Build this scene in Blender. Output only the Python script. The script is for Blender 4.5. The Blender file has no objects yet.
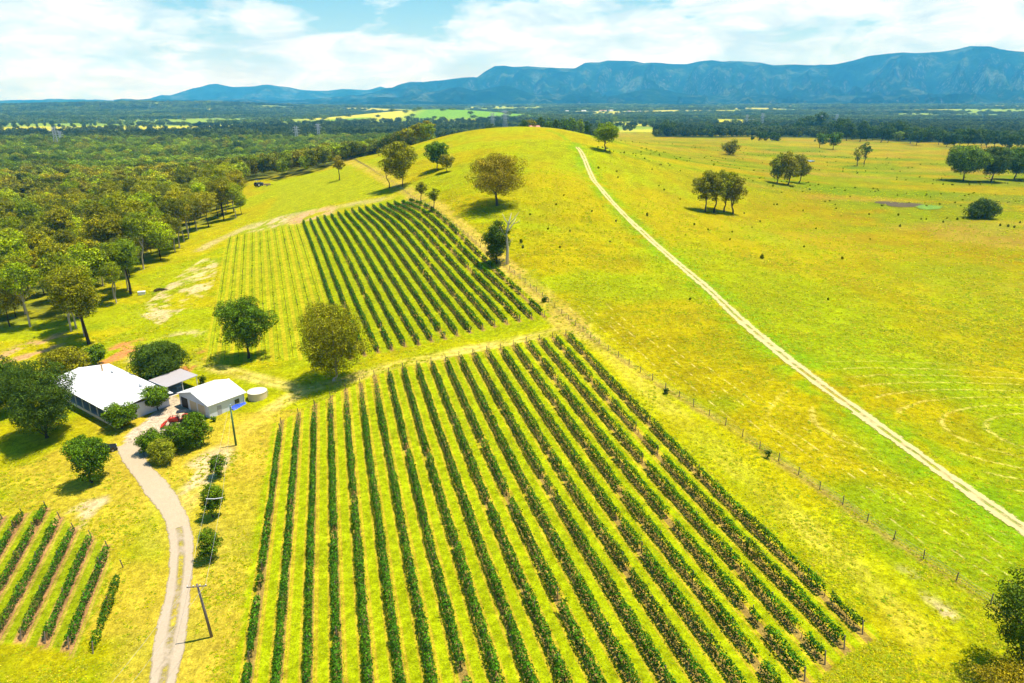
import bpy, math, random
import numpy as np

S = bpy.context.scene
COL = S.collection
rad = math.radians

# ------------------------------------------------------------------ camera, sky, sun, exposure
F_PX, CX, CY = 683.0, 512.0, 341.5
PITCH = math.atan((CY - 104.5) / F_PX)
CAM_H = 55.0
cd = bpy.data.cameras.new('camera')
cam = bpy.data.objects.new('camera', cd)
COL.objects.link(cam)
cam.location = (0, 0, CAM_H)
cam.rotation_euler = (math.pi / 2 - PITCH, 0, 0)
cd.sensor_width = 36.0
cd.lens = 36.0 * F_PX / 1024.0
cd.clip_start = 1.0
cd.clip_end = 90000.0
S.camera = cam

SUN_EL, SUN_AZ = 73.0, 76.0          # azimuth clockwise from +Y
SUN_STRENGTH, SKY_STRENGTH, EXPOSURE = 4.8, 0.06, 0.70
HAZE_DENSITY = 8.5e-5
w = bpy.data.worlds.new('World')
S.world = w
w.use_nodes = True
nt = w.node_tree
nt.nodes.clear()


def N(tree, t, **k):
    n = tree.nodes.new(t)
    for a, v in k.items():
        if a == 'i':
            for q, x in v.items():
                n.inputs[q].default_value = x
        else:
            setattr(n, a, v)
    return n


def math_node(tree, op, a, b=None, clamp=False):
    n = tree.nodes.new('ShaderNodeMath')
    n.operation = op
    n.use_clamp = clamp
    for q, v in ((0, a), (1, b)):
        if v is None:
            continue
        if isinstance(v, (int, float)):
            n.inputs[q].default_value = v
        else:
            tree.links.new(v, n.inputs[q])
    return n.outputs[0]


def ramp(tree, fac, stops, interp='LINEAR'):
    n = tree.nodes.new('ShaderNodeValToRGB')
    cr = n.color_ramp
    cr.interpolation = interp
    while len(cr.elements) < len(stops):
        cr.elements.new(0.5)
    for e, (p, c) in zip(cr.elements, stops):
        e.position = p
        if isinstance(c, (int, float)):
            c = (c, c, c)
        e.color = (*c, 1)
    tree.links.new(fac, n.inputs[0])
    return n.outputs[0]


def mixrgb(tree, fac, a, b, blend='MIX'):
    n = tree.nodes.new('ShaderNodeMix')
    n.data_type = 'RGBA'
    n.blend_type = blend
    for q, v in ((0, fac), (6, a), (7, b)):
        if isinstance(v, (int, float)):
            n.inputs[q].default_value = v
        elif isinstance(v, tuple):
            n.inputs[q].default_value = (*v, 1)
        else:
            tree.links.new(v, n.inputs[q])
    return n.outputs[2]


def noise(tree, vec, scale, detail=4.0, rough=0.55, dist=0.0):
    n = tree.nodes.new('ShaderNodeTexNoise')
    n.inputs['Scale'].default_value = scale
    n.inputs['Detail'].default_value = detail
    n.inputs['Roughness'].default_value = rough
    n.inputs['Distortion'].default_value = dist
    if vec is not None:
        tree.links.new(vec, n.inputs['Vector'])
    return n.outputs[0]


sky = N(nt, 'ShaderNodeTexSky', sky_type='NISHITA', sun_disc=False)
sky.sun_elevation = rad(SUN_EL)
sky.sun_rotation = rad(SUN_AZ)
sky.altitude = 100
tc = N(nt, 'ShaderNodeTexCoord')
mp = N(nt, 'ShaderNodeMapping')
mp.inputs['Scale'].default_value = (1.0, 1.0, 3.2)
mp.inputs['Location'].default_value = (0.37, 0.11, 0.05)
nt.links.new(tc.outputs['Generated'], mp.inputs['Vector'])
sep = N(nt, 'ShaderNodeSeparateXYZ')
nt.links.new(tc.outputs['Generated'], sep.inputs[0])
c1 = noise(nt, mp.outputs[0], 5.2, 10, 0.56, 0.25)
c2 = noise(nt, mp.outputs[0], 11.0, 7, 0.6, 0.5)
cover = ramp(nt, c1, [(0.41, 0.05), (0.50, 0.85), (0.60, 1.0)])
# clouds lie in a band along the horizon, the sky above them is open
band = ramp(nt, sep.outputs[2], [(0.0, 1.0), (0.16, 1.0), (0.32, 0.0)])
lowfill = ramp(nt, sep.outputs[2], [(0.012, 0.7), (0.06, 0.0)])
gapx = math_node(nt, 'MULTIPLY', math_node(nt, 'ADD', math_node(nt, 'DIVIDE', sep.outputs[0], sep.outputs[1]), .33), 1 / .20)
gapz = math_node(nt, 'MULTIPLY', math_node(nt, 'ADD', sep.outputs[2], -.135), 1 / .040)
gap = math_node(nt, 'EXPONENT', math_node(nt, 'MULTIPLY', math_node(nt, 'ADD', math_node(nt, 'MULTIPLY', gapx, gapx), math_node(nt, 'MULTIPLY', gapz, gapz)), -1.0))
c3 = math_node(nt, 'SUBTRACT', math_node(nt, 'ADD', c1, .074), math_node(nt, 'MULTIPLY', gap, .15))
cover = ramp(nt, c3, [(0.44, 0.0), (0.495, 0.75), (0.56, 1.0)])
cov = math_node(nt, 'MULTIPLY', math_node(nt, 'MAXIMUM', cover, lowfill), band, True)
cloudcol = ramp(nt, c2, [(0.34, (0.40, 0.50, 0.57)), (0.46, (0.53, 0.62, 0.68)), (0.58, (0.68, 0.76, 0.82))])
bg1 = N(nt, 'ShaderNodeBackground')
hs = N(nt, 'ShaderNodeHueSaturation')
hs.inputs['Saturation'].default_value = 1.5
hs.inputs['Hue'].default_value = .488
hs.inputs['Value'].default_value = 1.5
nt.links.new(sky.outputs[0], hs.inputs['Color'])
nt.links.new(hs.outputs[0], bg1.inputs[0])
bg1.inputs[1].default_value = SKY_STRENGTH
bg2 = N(nt, 'ShaderNodeBackground')
nt.links.new(cloudcol, bg2.inputs[0])
bg2.inputs[1].default_value = 1.0
mx = N(nt, 'ShaderNodeMixShader')
nt.links.new(cov, mx.inputs[0])
nt.links.new(bg1.outputs[0], mx.inputs[1])
nt.links.new(bg2.outputs[0], mx.inputs[2])
wo = N(nt, 'ShaderNodeOutputWorld')
nt.links.new(mx.outputs[0], wo.inputs[0])

sl = bpy.data.lights.new('sun', 'SUN')
so = bpy.data.objects.new('sun', sl)
COL.objects.link(so)
sl.energy = SUN_STRENGTH
sl.angle = rad(0.5)
sl.color = (1.0, 0.955, 0.88)
so.rotation_euler = (rad(90 - SUN_EL), 0, -rad(SUN_AZ) + math.pi)
so.location = (0, 0, 400)

vs = S.view_settings
vs.view_transform = 'Standard'
vs.look = 'None'
vs.exposure = EXPOSURE
vs.gamma = 1.0
vs.use_curve_mapping = False
cy = S.cycles
cy.use_denoising = True
cy.max_bounces = 5
cy.diffuse_bounces = 1
cy.glossy_bounces = 2
cy.transmission_bounces = 2
cy.transparent_max_bounces = 6
cy.volume_bounces = 2
cy.caustics_reflective = False
cy.caustics_refractive = False

# ------------------------------------------------------------------ helpers
rng = np.random.default_rng(7)
random.seed(7)


def fin(o, name=None):
    return o


def mesh_obj(name, verts, faces, mats=None, parent=None, smooth=False, midx=None):
    """one mesh object from numpy verts (n,3) and quad faces (m,4) or a list of polygons"""
    me = bpy.data.meshes.new(name)
    v = np.asarray(verts, dtype=np.float32)
    if isinstance(faces, np.ndarray):
        k = faces.shape[1]
        me.vertices.add(len(v))
        me.vertices.foreach_set('co', v.ravel())
        me.loops.add(faces.size)
        me.loops.foreach_set('vertex_index', faces.astype(np.int32).ravel())
        me.polygons.add(len(faces))
        me.polygons.foreach_set('loop_start', (np.arange(len(faces)) * k).astype(np.int32))
        me.update(calc_edges=True)
    else:
        me.from_pydata([tuple(map(float, x)) for x in v], [], [tuple(f) for f in faces])
        me.update()
    for m in (mats or []):
        me.materials.append(m)
    if midx is not None:
        me.polygons.foreach_set('material_index', np.asarray(midx, dtype=np.int32))
    if smooth:
        me.polygons.foreach_set('use_smooth', np.ones(len(me.polygons), dtype=bool))
    o = bpy.data.objects.new(name, me)
    COL.objects.link(o)
    if parent is not None:
        o.parent = parent
    return o


def tag(o, label=None, cat=None, group=None, kind=None):
    if label:
        o['label'] = label
    if cat:
        o['category'] = cat
    if group:
        o['group'] = group
    if kind:
        o['kind'] = kind
    return o


def thing(name, label, cat, loc=(0, 0, 0), rz=0.0, group=None, scale=1.0):
    o = bpy.data.objects.new(name, None)
    COL.objects.link(o)
    o.location = loc
    o.rotation_euler = (0, 0, rz)
    o.scale = (scale,) * 3
    o.empty_display_size = 0.2
    return tag(o, label, cat, group)


class MB:
    """collects boxes, tubes, discs and prisms for one mesh"""

    def __init__(s):
        s.v = []
        s.f = []
        s.m = []

    def add(s, vs_, fs, mi=0):
        b = len(s.v)
        s.v += [tuple(map(float, p)) for p in vs_]
        s.f += [tuple(i + b for i in f) for f in fs]
        s.m += [mi] * len(fs)

    def box(s, x0, y0, z0, x1, y1, z1, mi=0):
        v = [(x, y, z) for z in (z0, z1) for y in (y0, y1) for x in (x0, x1)]
        s.add(v, [(0, 2, 3, 1), (4, 5, 7, 6), (0, 1, 5, 4), (2, 6, 7, 3), (0, 4, 6, 2), (1, 3, 7, 5)], mi)

    def tube(s, pts, radii, n=7, mi=0, cap=True):
        pts = [np.array(p, float) for p in pts]
        if isinstance(radii, (int, float)):
            radii = [radii] * len(pts)
        rings = []
        prev = None
        for i, p in enumerate(pts):
            d = pts[min(i + 1, len(pts) - 1)] - pts[max(i - 1, 0)]
            d = d / (np.linalg.norm(d) + 1e-9)
            if prev is None:
                a = np.array((1.0, 0, 0)) if abs(d[0]) < .8 else np.array((0, 1.0, 0))
            else:
                a = prev
            u = a - d * (a @ d)
            u /= np.linalg.norm(u) + 1e-9
            prev = u
            vv = np.cross(d, u)
            rings.append([p + radii[i] * (u * math.cos(t) + vv * math.sin(t)) for t in np.arange(n) * 2 * math.pi / n])
        v = [q for r in rings for q in r]
        f = []
        for i in range(len(pts) - 1):
            for j in range(n):
                a, b = i * n + j, i * n + (j + 1) % n
                f.append((a, b, b + n, a + n))
        if cap:
            f.append(tuple(range(n - 1, -1, -1)))
            f.append(tuple(range((len(pts) - 1) * n, len(pts) * n)))
        s.add(v, f, mi)

    def prism(s, outline, axis_from, axis_to, mi=0):
        """outline (u,z) in the local xz plane swept along y"""
        n = len(outline)
        v = [(u, axis_from, z) for u, z in outline] + [(u, axis_to, z) for u, z in outline]
        f = [tuple(range(n)), tuple(range(2 * n - 1, n - 1, -1))]
        f += [(i, i + n, (i + 1) % n + n, (i + 1) % n) for i in range(n)]
        s.add(v, f, mi)

    def build(s, name, mats, parent=None, smooth=False):
        if not isinstance(mats, (list, tuple)):
            mats = [mats]
        o = mesh_obj(name, np.array(s.v), s.f, mats, parent, smooth, s.m)
        return o


# value noise in numpy, used for masks on the ground and for terrain relief
def _h(ix, iy, seed):
    n = (ix * 374761393 + iy * 668265263 + seed * 974634217) & 0x7fffffff
    n = ((n ^ (n >> 13)) * 1274126177) & 0x7fffffff
    return ((n ^ (n >> 16)) & 0xffff) / 65535.0


def vnoise(x, y, seed=0):
    ix = np.floor(x).astype(np.int64)
    iy = np.floor(y).astype(np.int64)
    fx = x - ix
    fy = y - iy
    fx = fx * fx * (3 - 2 * fx)
    fy = fy * fy * (3 - 2 * fy)
    a = _h(ix, iy, seed)
    b = _h(ix + 1, iy, seed)
    c = _h(ix, iy + 1, seed)
    d = _h(ix + 1, iy + 1, seed)
    return (a * (1 - fx) + b * fx) * (1 - fy) + (c * (1 - fx) + d * fx) * fy


def fbm(x, y, seed=0, o=4, g=0.5):
    x = np.asarray(x, float)
    y = np.asarray(y, float)
    s = 0
    a = 1.0
    t = 0
    for i in range(o):
        s = s + a * vnoise(x * 2 ** i + 17.3 * i, y * 2 ** i - 9.1 * i, seed + i)
        t += a
        a *= g
    return s / t


def sstep(a, b, x):
    t = np.clip((x - a) / (b - a), 0, 1)
    return t * t * (3 - 2 * t)


# ------------------------------------------------------------------ lie of the land (surveyed heights, metres)
def ray(px, py):
    u = (px - CX) / F_PX
    v = (py - CY) / F_PX
    return np.array((u, math.cos(PITCH) - v * math.sin(PITCH), -math.sin(PITCH) - v * math.cos(PITCH)))


BLOCK = [(-32.5, 123.7, 0.87), (-24.7, 129.3, 2.23), (-16.2, 132.4, 3.42), (-7.5, 134.6, 4.48), (1.0, 137.2, 5.48),
         (9.6, 139.7, 6.41), (-40.0, 115.6, -0.64), (-33.5, 91.0, -1.03), (-23.7, 89.1, 0.13), (-38.0, 93.9, -1.52),
         (-17.7, 89.8, 0.87), (-7.5, 88.1, 1.91), (1.6, 86.6, 2.76), (11.2, 85.3, 3.57), (20.7, 84.1, 4.28),
         (-26.5, 53.5, -0.67), (-17.0, 52.3, 0.49), (-7.4, 51.3, 1.57), (1.7, 50.4, 2.5), (35.3, 54.5, 5.04),
         (27.3, 49.1, 4.63), (-82.4, 291.2, 8.25), (-73.9, 294.7, 9.84), (-65.5, 298.2, 11.34), (-56.6, 299.5, 12.7),
         (-47.4, 300.8, 14.0), (5.5, 152.6, 7.11), (-3.5, 149.7, 6.07), (-11.7, 146.7, 5.01), (-20.2, 143.7, 3.85),
         (-29.1, 141.9, 2.66), (-69.7, 218.7, 4.21), (-81.6, 224.7, 2.83), (-92.4, 230.7, 1.48), (-111.6, 285.5, 2.49),
         (-85.1, 200.5, -0.24), (-74.3, 195.5, 1.12), (-57.0, 184.7, 2.77)]
PXH = [(575, 143, 34.5), (540, 128.5, 38), (500, 128, 38.5), (560, 129, 37), (462, 132, 35), (430, 140, 30), (400, 150, 24), (370, 160, 18.5), (330, 180, 13),
       (300, 195, 9), (262, 185, 5), (497, 205, 20), (540, 170, 28), (605, 150, 27), (650, 150, 19), (720, 150, 12),
       (800, 150, 8), (900, 150, 6), (1000, 150, 4), (650, 240, 11), (600, 230, 13.5), (560, 250, 13), (590, 180, 22), (760, 126, 8),
       (720, 213, 8), (985, 181, 4), (980, 217, 4), (860, 300, 6), (1000, 300, 4), (780, 250, 7), (1020, 400, 4),
       (1000, 500, 4.5), (850, 430, 6.5), (700, 330, 8.5), (1000, 600, 5.5), (545, 300, 9), (640, 300, 9),
       (60, 600, -2.6), (0, 560, -3.4), (120, 500, -2), (0, 450, -3.5), (0, 683, -3.2), (160, 683, -1.8),
       (200, 560, -1.7), (100, 400, -1.5), (170, 420, -1.4), (220, 410, -1.3), (240, 360, -0.9), (170, 300, -1.2),
       (85, 345, -2.2), (0, 340, -4.5), (20, 400, -2.6), (200, 245, 0.2), (120, 270, -2.5), (60, 250, -6),
       (150, 215, -6), (0, 215, -9), (230, 180, 1)]
CP = list(BLOCK)
for px_, py_, h_ in PXH:
    r_ = ray(px_, py_)
    t_ = (CAM_H - h_) / -r_[2]
    CP.append((r_[0] * t_, r_[1] * t_, h_))
CP += [(-120, -60, -4), (0, -60, 1), (120, -60, 6), (300, 60, 4), (300, -60, 5), (-300, 0, -6), (500, 300, 3), (-400, 300, -10),
       (-400, 600, -10), (-200, 700, -4), (0, 760, 22), (100, 760, 20), (-250, 1000, -8), (0, 1000, 8), (200, 1000, 9),
       (-700, 1000, -10), (700, 1000, 4), (1100, 1000, 3), (0, 1500, 0), (-600, 1500, -8), (600, 1500, 5),
       (-1100, 1500, -10), (1200, 1600, 4), (900, 500, 2), (-1000, 600, -10), (-900, 100, -8), (900, 0, 3), (-80, 560, 24), (60, 600, 31)]
CP = np.array(CP, float)
_c = CP[:, :2] / 100.0


def _k(r2):
    return np.where(r2 > 1e-12, 0.5 * r2 * np.log(np.maximum(r2, 1e-12)), 0.0)


_n = len(_c)
_A = np.zeros((_n + 3, _n + 3))
_A[:_n, :_n] = _k(((_c[:, None] - _c[None]) ** 2).sum(-1)) + np.eye(_n) * 0.02
_A[:_n, _n] = 1
_A[:_n, _n + 1:] = _c
_A[_n:, :_n] = _A[:_n, _n:].T
_W = np.linalg.solve(_A, np.concatenate([CP[:, 2], [0, 0, 0]]))


def h_far(X, Y):
    d = np.hypot(X, Y)
    h = -8 + 8 * sstep(-600, 400, X) + 50 * sstep(2600, 7400, d)
    h = h + 12 * (fbm(X / 900.0, Y / 900.0, 31, 3) - .5) * sstep(1500, 3000, d)
    # the pale green knoll in the middle distance and the wooded rise to the west
    h = h + 46 * np.exp(-((X + 300) / 420) ** 2 - ((Y - 2750) / 380) ** 2)
    h = h + 40 * np.exp(-((X + 2350) / 950) ** 2 - ((Y - 5200) / 500) ** 2)
    h = h + 8 * np.exp(-((X + 3100) / 700) ** 2 - ((Y - 4900) / 500) ** 2)
    return h


def height(X, Y):
    X = np.atleast_1d(np.asarray(X, float))
    Y = np.atleast_1d(np.asarray(Y, float))
    shp = X.shape
    X = X.ravel()
    Y = Y.ravel()
    d = np.hypot(X, Y)
    b = sstep(1150, 1700, d)
    out = np.zeros(len(X))
    near = np.nonzero(b < 1)[0]
    for s0 in range(0, len(near), 40000):
        ii = near[s0:s0 + 40000]
        x = X[ii] / 100
        y = Y[ii] / 100
        r2 = (x[:, None] - _c[None, :, 0]) ** 2 + (y[:, None] - _c[None, :, 1]) ** 2
        out[ii] = _k(r2) @ _W[:_n] + _W[_n] + _W[_n + 1] * x + _W[_n + 2] * y
    far = b > 0
    hf = np.zeros(len(X))
    hf[far] = h_far(X[far], Y[far])
    return (out * (1 - b) + hf * b).reshape(shp)


def hz(x, y):
    return float(height(x, y)[0])


def survey(pts, lift=0.0):
    """where the sight lines of the survey photograph meet the ground (world x, y, z)"""
    P = np.atleast_2d(np.asarray(pts, float))
    R = np.stack([ray(a, b) for a, b in P])
    tmax = np.minimum(9000.0, 1e9)
    n = 1400
    ts = 30.0 * (tmax / 30.0) ** (np.arange(n) / (n - 1.0))
    res = []
    for r in R:
        X = r[0] * ts
        Y = r[1] * ts
        Z = CAM_H + r[2] * ts
        g = height(X, Y) + lift
        below = np.nonzero(Z <= g)[0]
        if len(below) == 0:
            i = n - 1
            t = ts[i]
        else:
            i = max(below[0], 1)
            a, b = ts[i - 1], ts[i]
            fa, fb = Z[i - 1] - g[i - 1], Z[i] - g[i]
            t = a + (b - a) * fa / (fa - fb + 1e-12)
        x, y = r[0] * t, r[1] * t
        res.append((x, y, hz(x, y)))
    return np.array(res)


def project(p):
    x, y, z = p
    z = z - CAM_H
    dep = y * math.cos(PITCH) - z * math.sin(PITCH)
    dn = -y * math.sin(PITCH) - z * math.cos(PITCH)
    return CX + F_PX * x / dep, CY + F_PX * dn / dep, dep


def height_to(p, top_y):
    lo, hi = 0.2, 80.0
    for _ in range(40):
        m = (lo + hi) / 2
        if project((p[0], p[1], p[2] + m))[1] > top_y:
            lo = m
        else:
            hi = m
    return lo


def inpoly(X, Y, poly):
    r = np.zeros(X.shape, bool)
    n = len(poly)
    for i in range(n):
        x0, y0 = poly[i][:2]
        x1, y1 = poly[(i + 1) % n][:2]
        c = ((y0 > Y) != (y1 > Y)) & (X < (x1 - x0) * (Y - y0) / (y1 - y0 + 1e-12) + x0)
        r ^= c
    return r


def dist_line(X, Y, line):
    best = np.full(X.shape, 1e9)
    for a, b in zip(line[:-1], line[1:]):
        ax, ay = a[:2]
        dx, dy = b[0] - ax, b[1] - ay
        t = np.clip(((X - ax) * dx + (Y - ay) * dy) / (dx * dx + dy * dy + 1e-9), 0, 1)
        best = np.minimum(best, np.hypot(X - ax - t * dx, Y - ay - t * dy))
    return best


def smooth_line(pts, step=3.0, it=3):
    p = np.asarray(pts, float)[:, :2]
    for _ in range(it):
        q = [p[0]]
        for a, b in zip(p[:-1], p[1:]):
            q += [a * .75 + b * .25, a * .25 + b * .75]
        q.append(p[-1])
        p = np.array(q)
    L = np.concatenate([[0], np.cumsum(np.hypot(*np.diff(p, axis=0).T))])
    s = np.arange(0, L[-1], step)
    return np.stack([np.interp(s, L, p[:, 0]), np.interp(s, L, p[:, 1])], 1)


# ------------------------------------------------------------------ survey of rows, tracks, edges
TH1, S1 = 0.25627615, -12.29444347      # near block: direction and offset of the rows, 3 m apart
TH2, S2 = 0.34095363, 13.78330004       # upper block


def st(X, Y, th):
    return X * math.cos(th) + Y * math.sin(th), -X * math.sin(th) + Y * math.cos(th)


def xy(s, t, th):
    return s * math.cos(th) - t * math.sin(th), s * math.sin(th) + t * math.cos(th)


near_top = survey([(279, 424.7), (297, 415.3), (314, 406.6), (330, 399), (346.6, 390.6), (361, 384.5), (374.2, 376.6), (390.8, 373.5), (404, 368.7), (419.8, 366.1), (434, 362.7),
                   (448, 360), (461.7, 356.9), (476.2, 354.2), (490.2, 351.6), (503.9, 349), (516.5, 345.6), (529.7, 342.4),
                   (542.8, 339.8), (556.5, 337.7), (569.7, 335.3)])
near_bot = survey([(810, 674.6), (830.6, 658), (851, 643), (869, 628.5)])
nb_t = [st(p[0], p[1], TH1)[1] for p in near_bot]
slope_nb = (nb_t[-1] - nb_t[0]) / 9.0
NEAR = []                               # (k, t_low, t_high)
for k in range(21):
    t_hi = st(near_top[k][0], near_top[k][1], TH1)[1]
    t_lo = nb_t[0] + slope_nb * 3 * (k - 17)
    NEAR.append((k, max(t_lo, 30.0), t_hi))
up_top = survey([(280 + a / 6.381, 190 + b / 6.381) for a, b in
                 [(153, 205), (197, 195), (242, 182), (288, 170), (335, 160), (380, 150), (425, 140), (470, 130), (515, 120),
                  (558, 110), (603, 103), (648, 97), (692, 90), (738, 80), (785, 75), (822, 70)]])
up_bot = survey([(352, 357), (366.2, 353.7), (380.3, 350.5), (393.7, 348.2), (407, 344.3), (421.5, 342.7), (433.1, 339.2),
                 (446.2, 337.2), (460.2, 333.5), (472, 331.1), (483.7, 328.8), (497, 325), (509.5, 322.5), (521.3, 320),
                 (535.4, 317), (546.4, 315.8)])
UPPER = []
for k in range(16):
    UPPER.append((k, st(up_bot[k][0], up_bot[k][1], TH2)[1], st(up_top[k][0], up_top[k][1], TH2)[1]))
yt0, yt1 = survey([(237.8, 235)])[0], survey([(295, 225)])[0]
YOUNG = []
for k in range(-10, 0):
    f = (k + 10) / 9.0
    thi = st(yt0[0], yt0[1], TH2)[1] * (1 - f) + st(yt1[0], yt1[1], TH2)[1] * f
    YOUNG.append((k, 150.0 + 12 * (1 - f), thi))
sm = survey([(122.9, 569.5), (97.3, 649.7), (105.8, 550.7), (70, 646), (90.4, 539.4), (44.4, 641), (73.4, 532), (22.2, 637.7),
             (61.4, 520), (0, 631), (46, 509.7), (0, 586.5), (25.6, 516.5), (0, 552)])
TH3 = float(np.mean([math.atan2(-(a[0] - b[0]), a[1] - b[1]) for a, b in zip(sm[0::2], sm[1::2])][:5]))
sv = np.array([np.mean([st(p[0], p[1], TH3)[0] for p in sm[2 * i:2 * i + 2]]) for i in range(7)])
SP3, S3 = np.polyfit(np.arange(7), sv, 1)
SMALL = []
for i in range(7):
    ta = st(sm[2 * i + 1][0], sm[2 * i + 1][1], TH3)[1]
    tb = st(sm[2 * i][0], sm[2 * i][1], TH3)[1]
    if i == 4:
        ta -= 1
    if i == 5:
        ta -= 9
    if i == 6:
        ta -= 16
    SMALL.append((i, ta, tb))
SMALL.append((7, SMALL[6][1], st(*survey([(2.7, 520)])[0][:2], TH3)[1]))
SMALL.append((8, SMALL[6][1], SMALL[7][2] + 1.5))


def px_line(pts, step=3.0):
    return smooth_line(survey(pts), step)


track_px = [(577, 147), (582, 153), (588, 168), (603, 193), (624, 215), (650, 238), (680, 265), (710, 290), (745, 325),
            (790, 362), (835, 395), (880, 428), (930, 464), (975, 496), (1024, 529), (1100, 585)]
HILL_TRACK = px_line(track_px, 1.5)
DRIVE = px_line([(153, 720), (163, 683), (172, 630), (181, 575), (182, 535), (172, 508), (152, 482), (132, 458), (126, 443)], 1.0)
DRIVE_LOW = px_line([(153, 720), (163, 683), (172, 630), (181, 575), (183, 540)], 1.0)
LANE_A = px_line([(183, 515), (192, 488), (215, 458), (250, 422), (303, 388), (339, 383), (382, 367), (430, 357), (481, 347), (538, 336), (574, 328),
                  (590, 338), (615, 360), (660, 400), (715, 448), (780, 505), (850, 566), (900, 615), (930, 660)], 2.0)
LANE_B = px_line([(303, 388), (270, 382), (235, 372), (190, 362)], 2.0)
LANE_C = px_line([(574, 327), (545, 299), (510, 271), (480, 245), (450, 221), (425, 201), (405, 189), (380, 176), (345, 161)], 2.0)
LANE_D = px_line([(150, 310), (190, 262), (205, 246), (229, 235), (264, 219), (300, 214), (340, 206), (395, 197)], 2.0)
FENCE = px_line([(1040, 637), (1005, 615), (978, 595), (945, 573), (900, 545), (840, 503), (768, 454), (735, 431), (660, 385), (600, 346), (575, 325), (543, 298), (508, 268),
                 (475, 243), (445, 219), (425, 204), (400, 187), (368, 171), (340, 160)], 1.0)
FOREST_EDGE = survey([(0, 338), (40, 334), (85, 342), (112, 318), (128, 300), (138, 288), (160, 268), (176, 266), (178, 254), (196, 241), (222, 224), (246, 218),
                      (246, 200), (243, 188), (258, 180), (290, 179), (330, 168), (368, 156), (405, 146), (440, 139)])
FOREST_POLY = [tuple(p[:2]) for p in FOREST_EDGE] + [(-120, 640), (-100, 900), (-1400, 900), (-1400, 100), (-300, 120)]
MOWN = [tuple(p[:2]) for p in survey([(262, 222), (300, 209), (392, 194), (372, 178), (340, 166), (282, 185), (275, 200)])]


def row_poly(rows, th, s0, sp=3.0, mg=1.2):
    a = [xy(s0 + sp * k + (-1.6 if i == 0 else 1.6 if i == len(rows) - 1 else 0), hi + mg, th) for i, (k, lo, hi) in enumerate(rows)]
    b = [xy(s0 + sp * k + (-1.6 if i == 0 else 1.6 if i == len(rows) - 1 else 0), lo - mg, th) for i, (k, lo, hi) in enumerate(rows)]
    return a + b[::-1]


POLY_NEAR = row_poly(NEAR, TH1, S1)
POLY_UP = row_poly(UPPER, TH2, S2)
POLY_YOUNG = row_poly(YOUNG, TH2, S2)
POLY_SMALL = row_poly(SMALL, TH3, S3, SP3, 1.0)

# ------------------------------------------------------------------ ground


def axis(lo, hi, step, far_lo, far_hi, g):
    mid = list(np.arange(lo, hi, step))
    out = []
    x, d = mid[-1], step
    while x < far_hi:
        d *= g
        x += d
        out.append(x)
    inn = []
    x, d = mid[0], step
    while x > far_lo:
        d *= g
        x -= d
        inn.append(x)
    return np.array(inn[::-1] + mid + out)


gx = axis(-112, 110, 0.6, -17000, 17000, 1.045)
gy = axis(34, 200, 0.55, -250, 17500, 1.032)
GX, GY = np.meshgrid(gx, gy)
gv = np.stack([GX.ravel(), GY.ravel()], 1)
X, Y = gv[:, 0], gv[:, 1]
Z = height(X, Y)
D = np.hypot(X, Y)
nearm = D < 1200
# soft relief of the grass
Z = Z + np.where(nearm, 0.10 * (fbm(X / 2.2, Y / 2.2, 5, 3) - .5) + 0.5 * (fbm(X / 28, Y / 28, 6, 3) - .5) * sstep(40, 140, D), 0)


def mixc(a, b, t):
    t = np.clip(t, 0, 1)[:, None]
    return a * (1 - t) + np.asarray(b)[None] * t


C_YEL = np.array((0.34, 0.285, 0.003))
C_LIME = np.array((0.275, 0.32, 0.003))
C_GREEN = np.array((0.13, 0.24, 0.004))
C_STRAW = np.array((0.46, 0.34, 0.05))
C_OLIVE = np.array((0.22, 0.175, 0.004))
C_SAND = np.array((0.56, 0.43, 0.20))
C_RED = np.array((0.42, 0.17, 0.05))
C_WOOD = np.array((0.04, 0.06, 0.012))
C_PALE = np.array((0.40, 0.42, 0.06))

n1 = fbm(X / 35, Y / 35, 1, 4)
n2 = fbm(X / 9, Y / 9, 2, 4)
n3 = fbm(X / 2.5, Y / 2.5, 3, 3)
n4 = fbm(X / 120, Y / 120, 4, 3)
rgb = np.repeat(C_YEL[None], len(X), 0)
rgb = mixc(rgb, C_LIME, sstep(.45, .62, n1) * .8)
rgb = mixc(rgb, C_OLIVE, sstep(.50, .66, n2 * .5 + n4 * .5) * .4)
# side of the hill track: paddock to the east, vineyards to the west
f_t = FENCE
sF, tF = st(X, Y, TH1)
fs = np.array([st(a, b, TH1) for a, b in f_t])
o_ = np.argsort(fs[:, 1])
o_f = o_
sfence = np.interp(tF, fs[o_, 1], fs[o_, 0])
east = sstep(-1.0, 1.0, sF - sfence)
west = 1 - east
nr = D < 420
lime = west * sstep(420, 300, D)
rgb = mixc(rgb, C_LIME, lime * (0.25 + .5 * sstep(.4, .6, n2)))
rgb = mixc(rgb, C_YEL * 1.12, lime * sstep(.52, .66, fbm(X / 14, Y / 14, 9, 3)) * .8)
rgb = mixc(rgb, C_GREEN, lime * sstep(.60, .75, n1 * .6 + n2 * .4) * .5)
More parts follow.
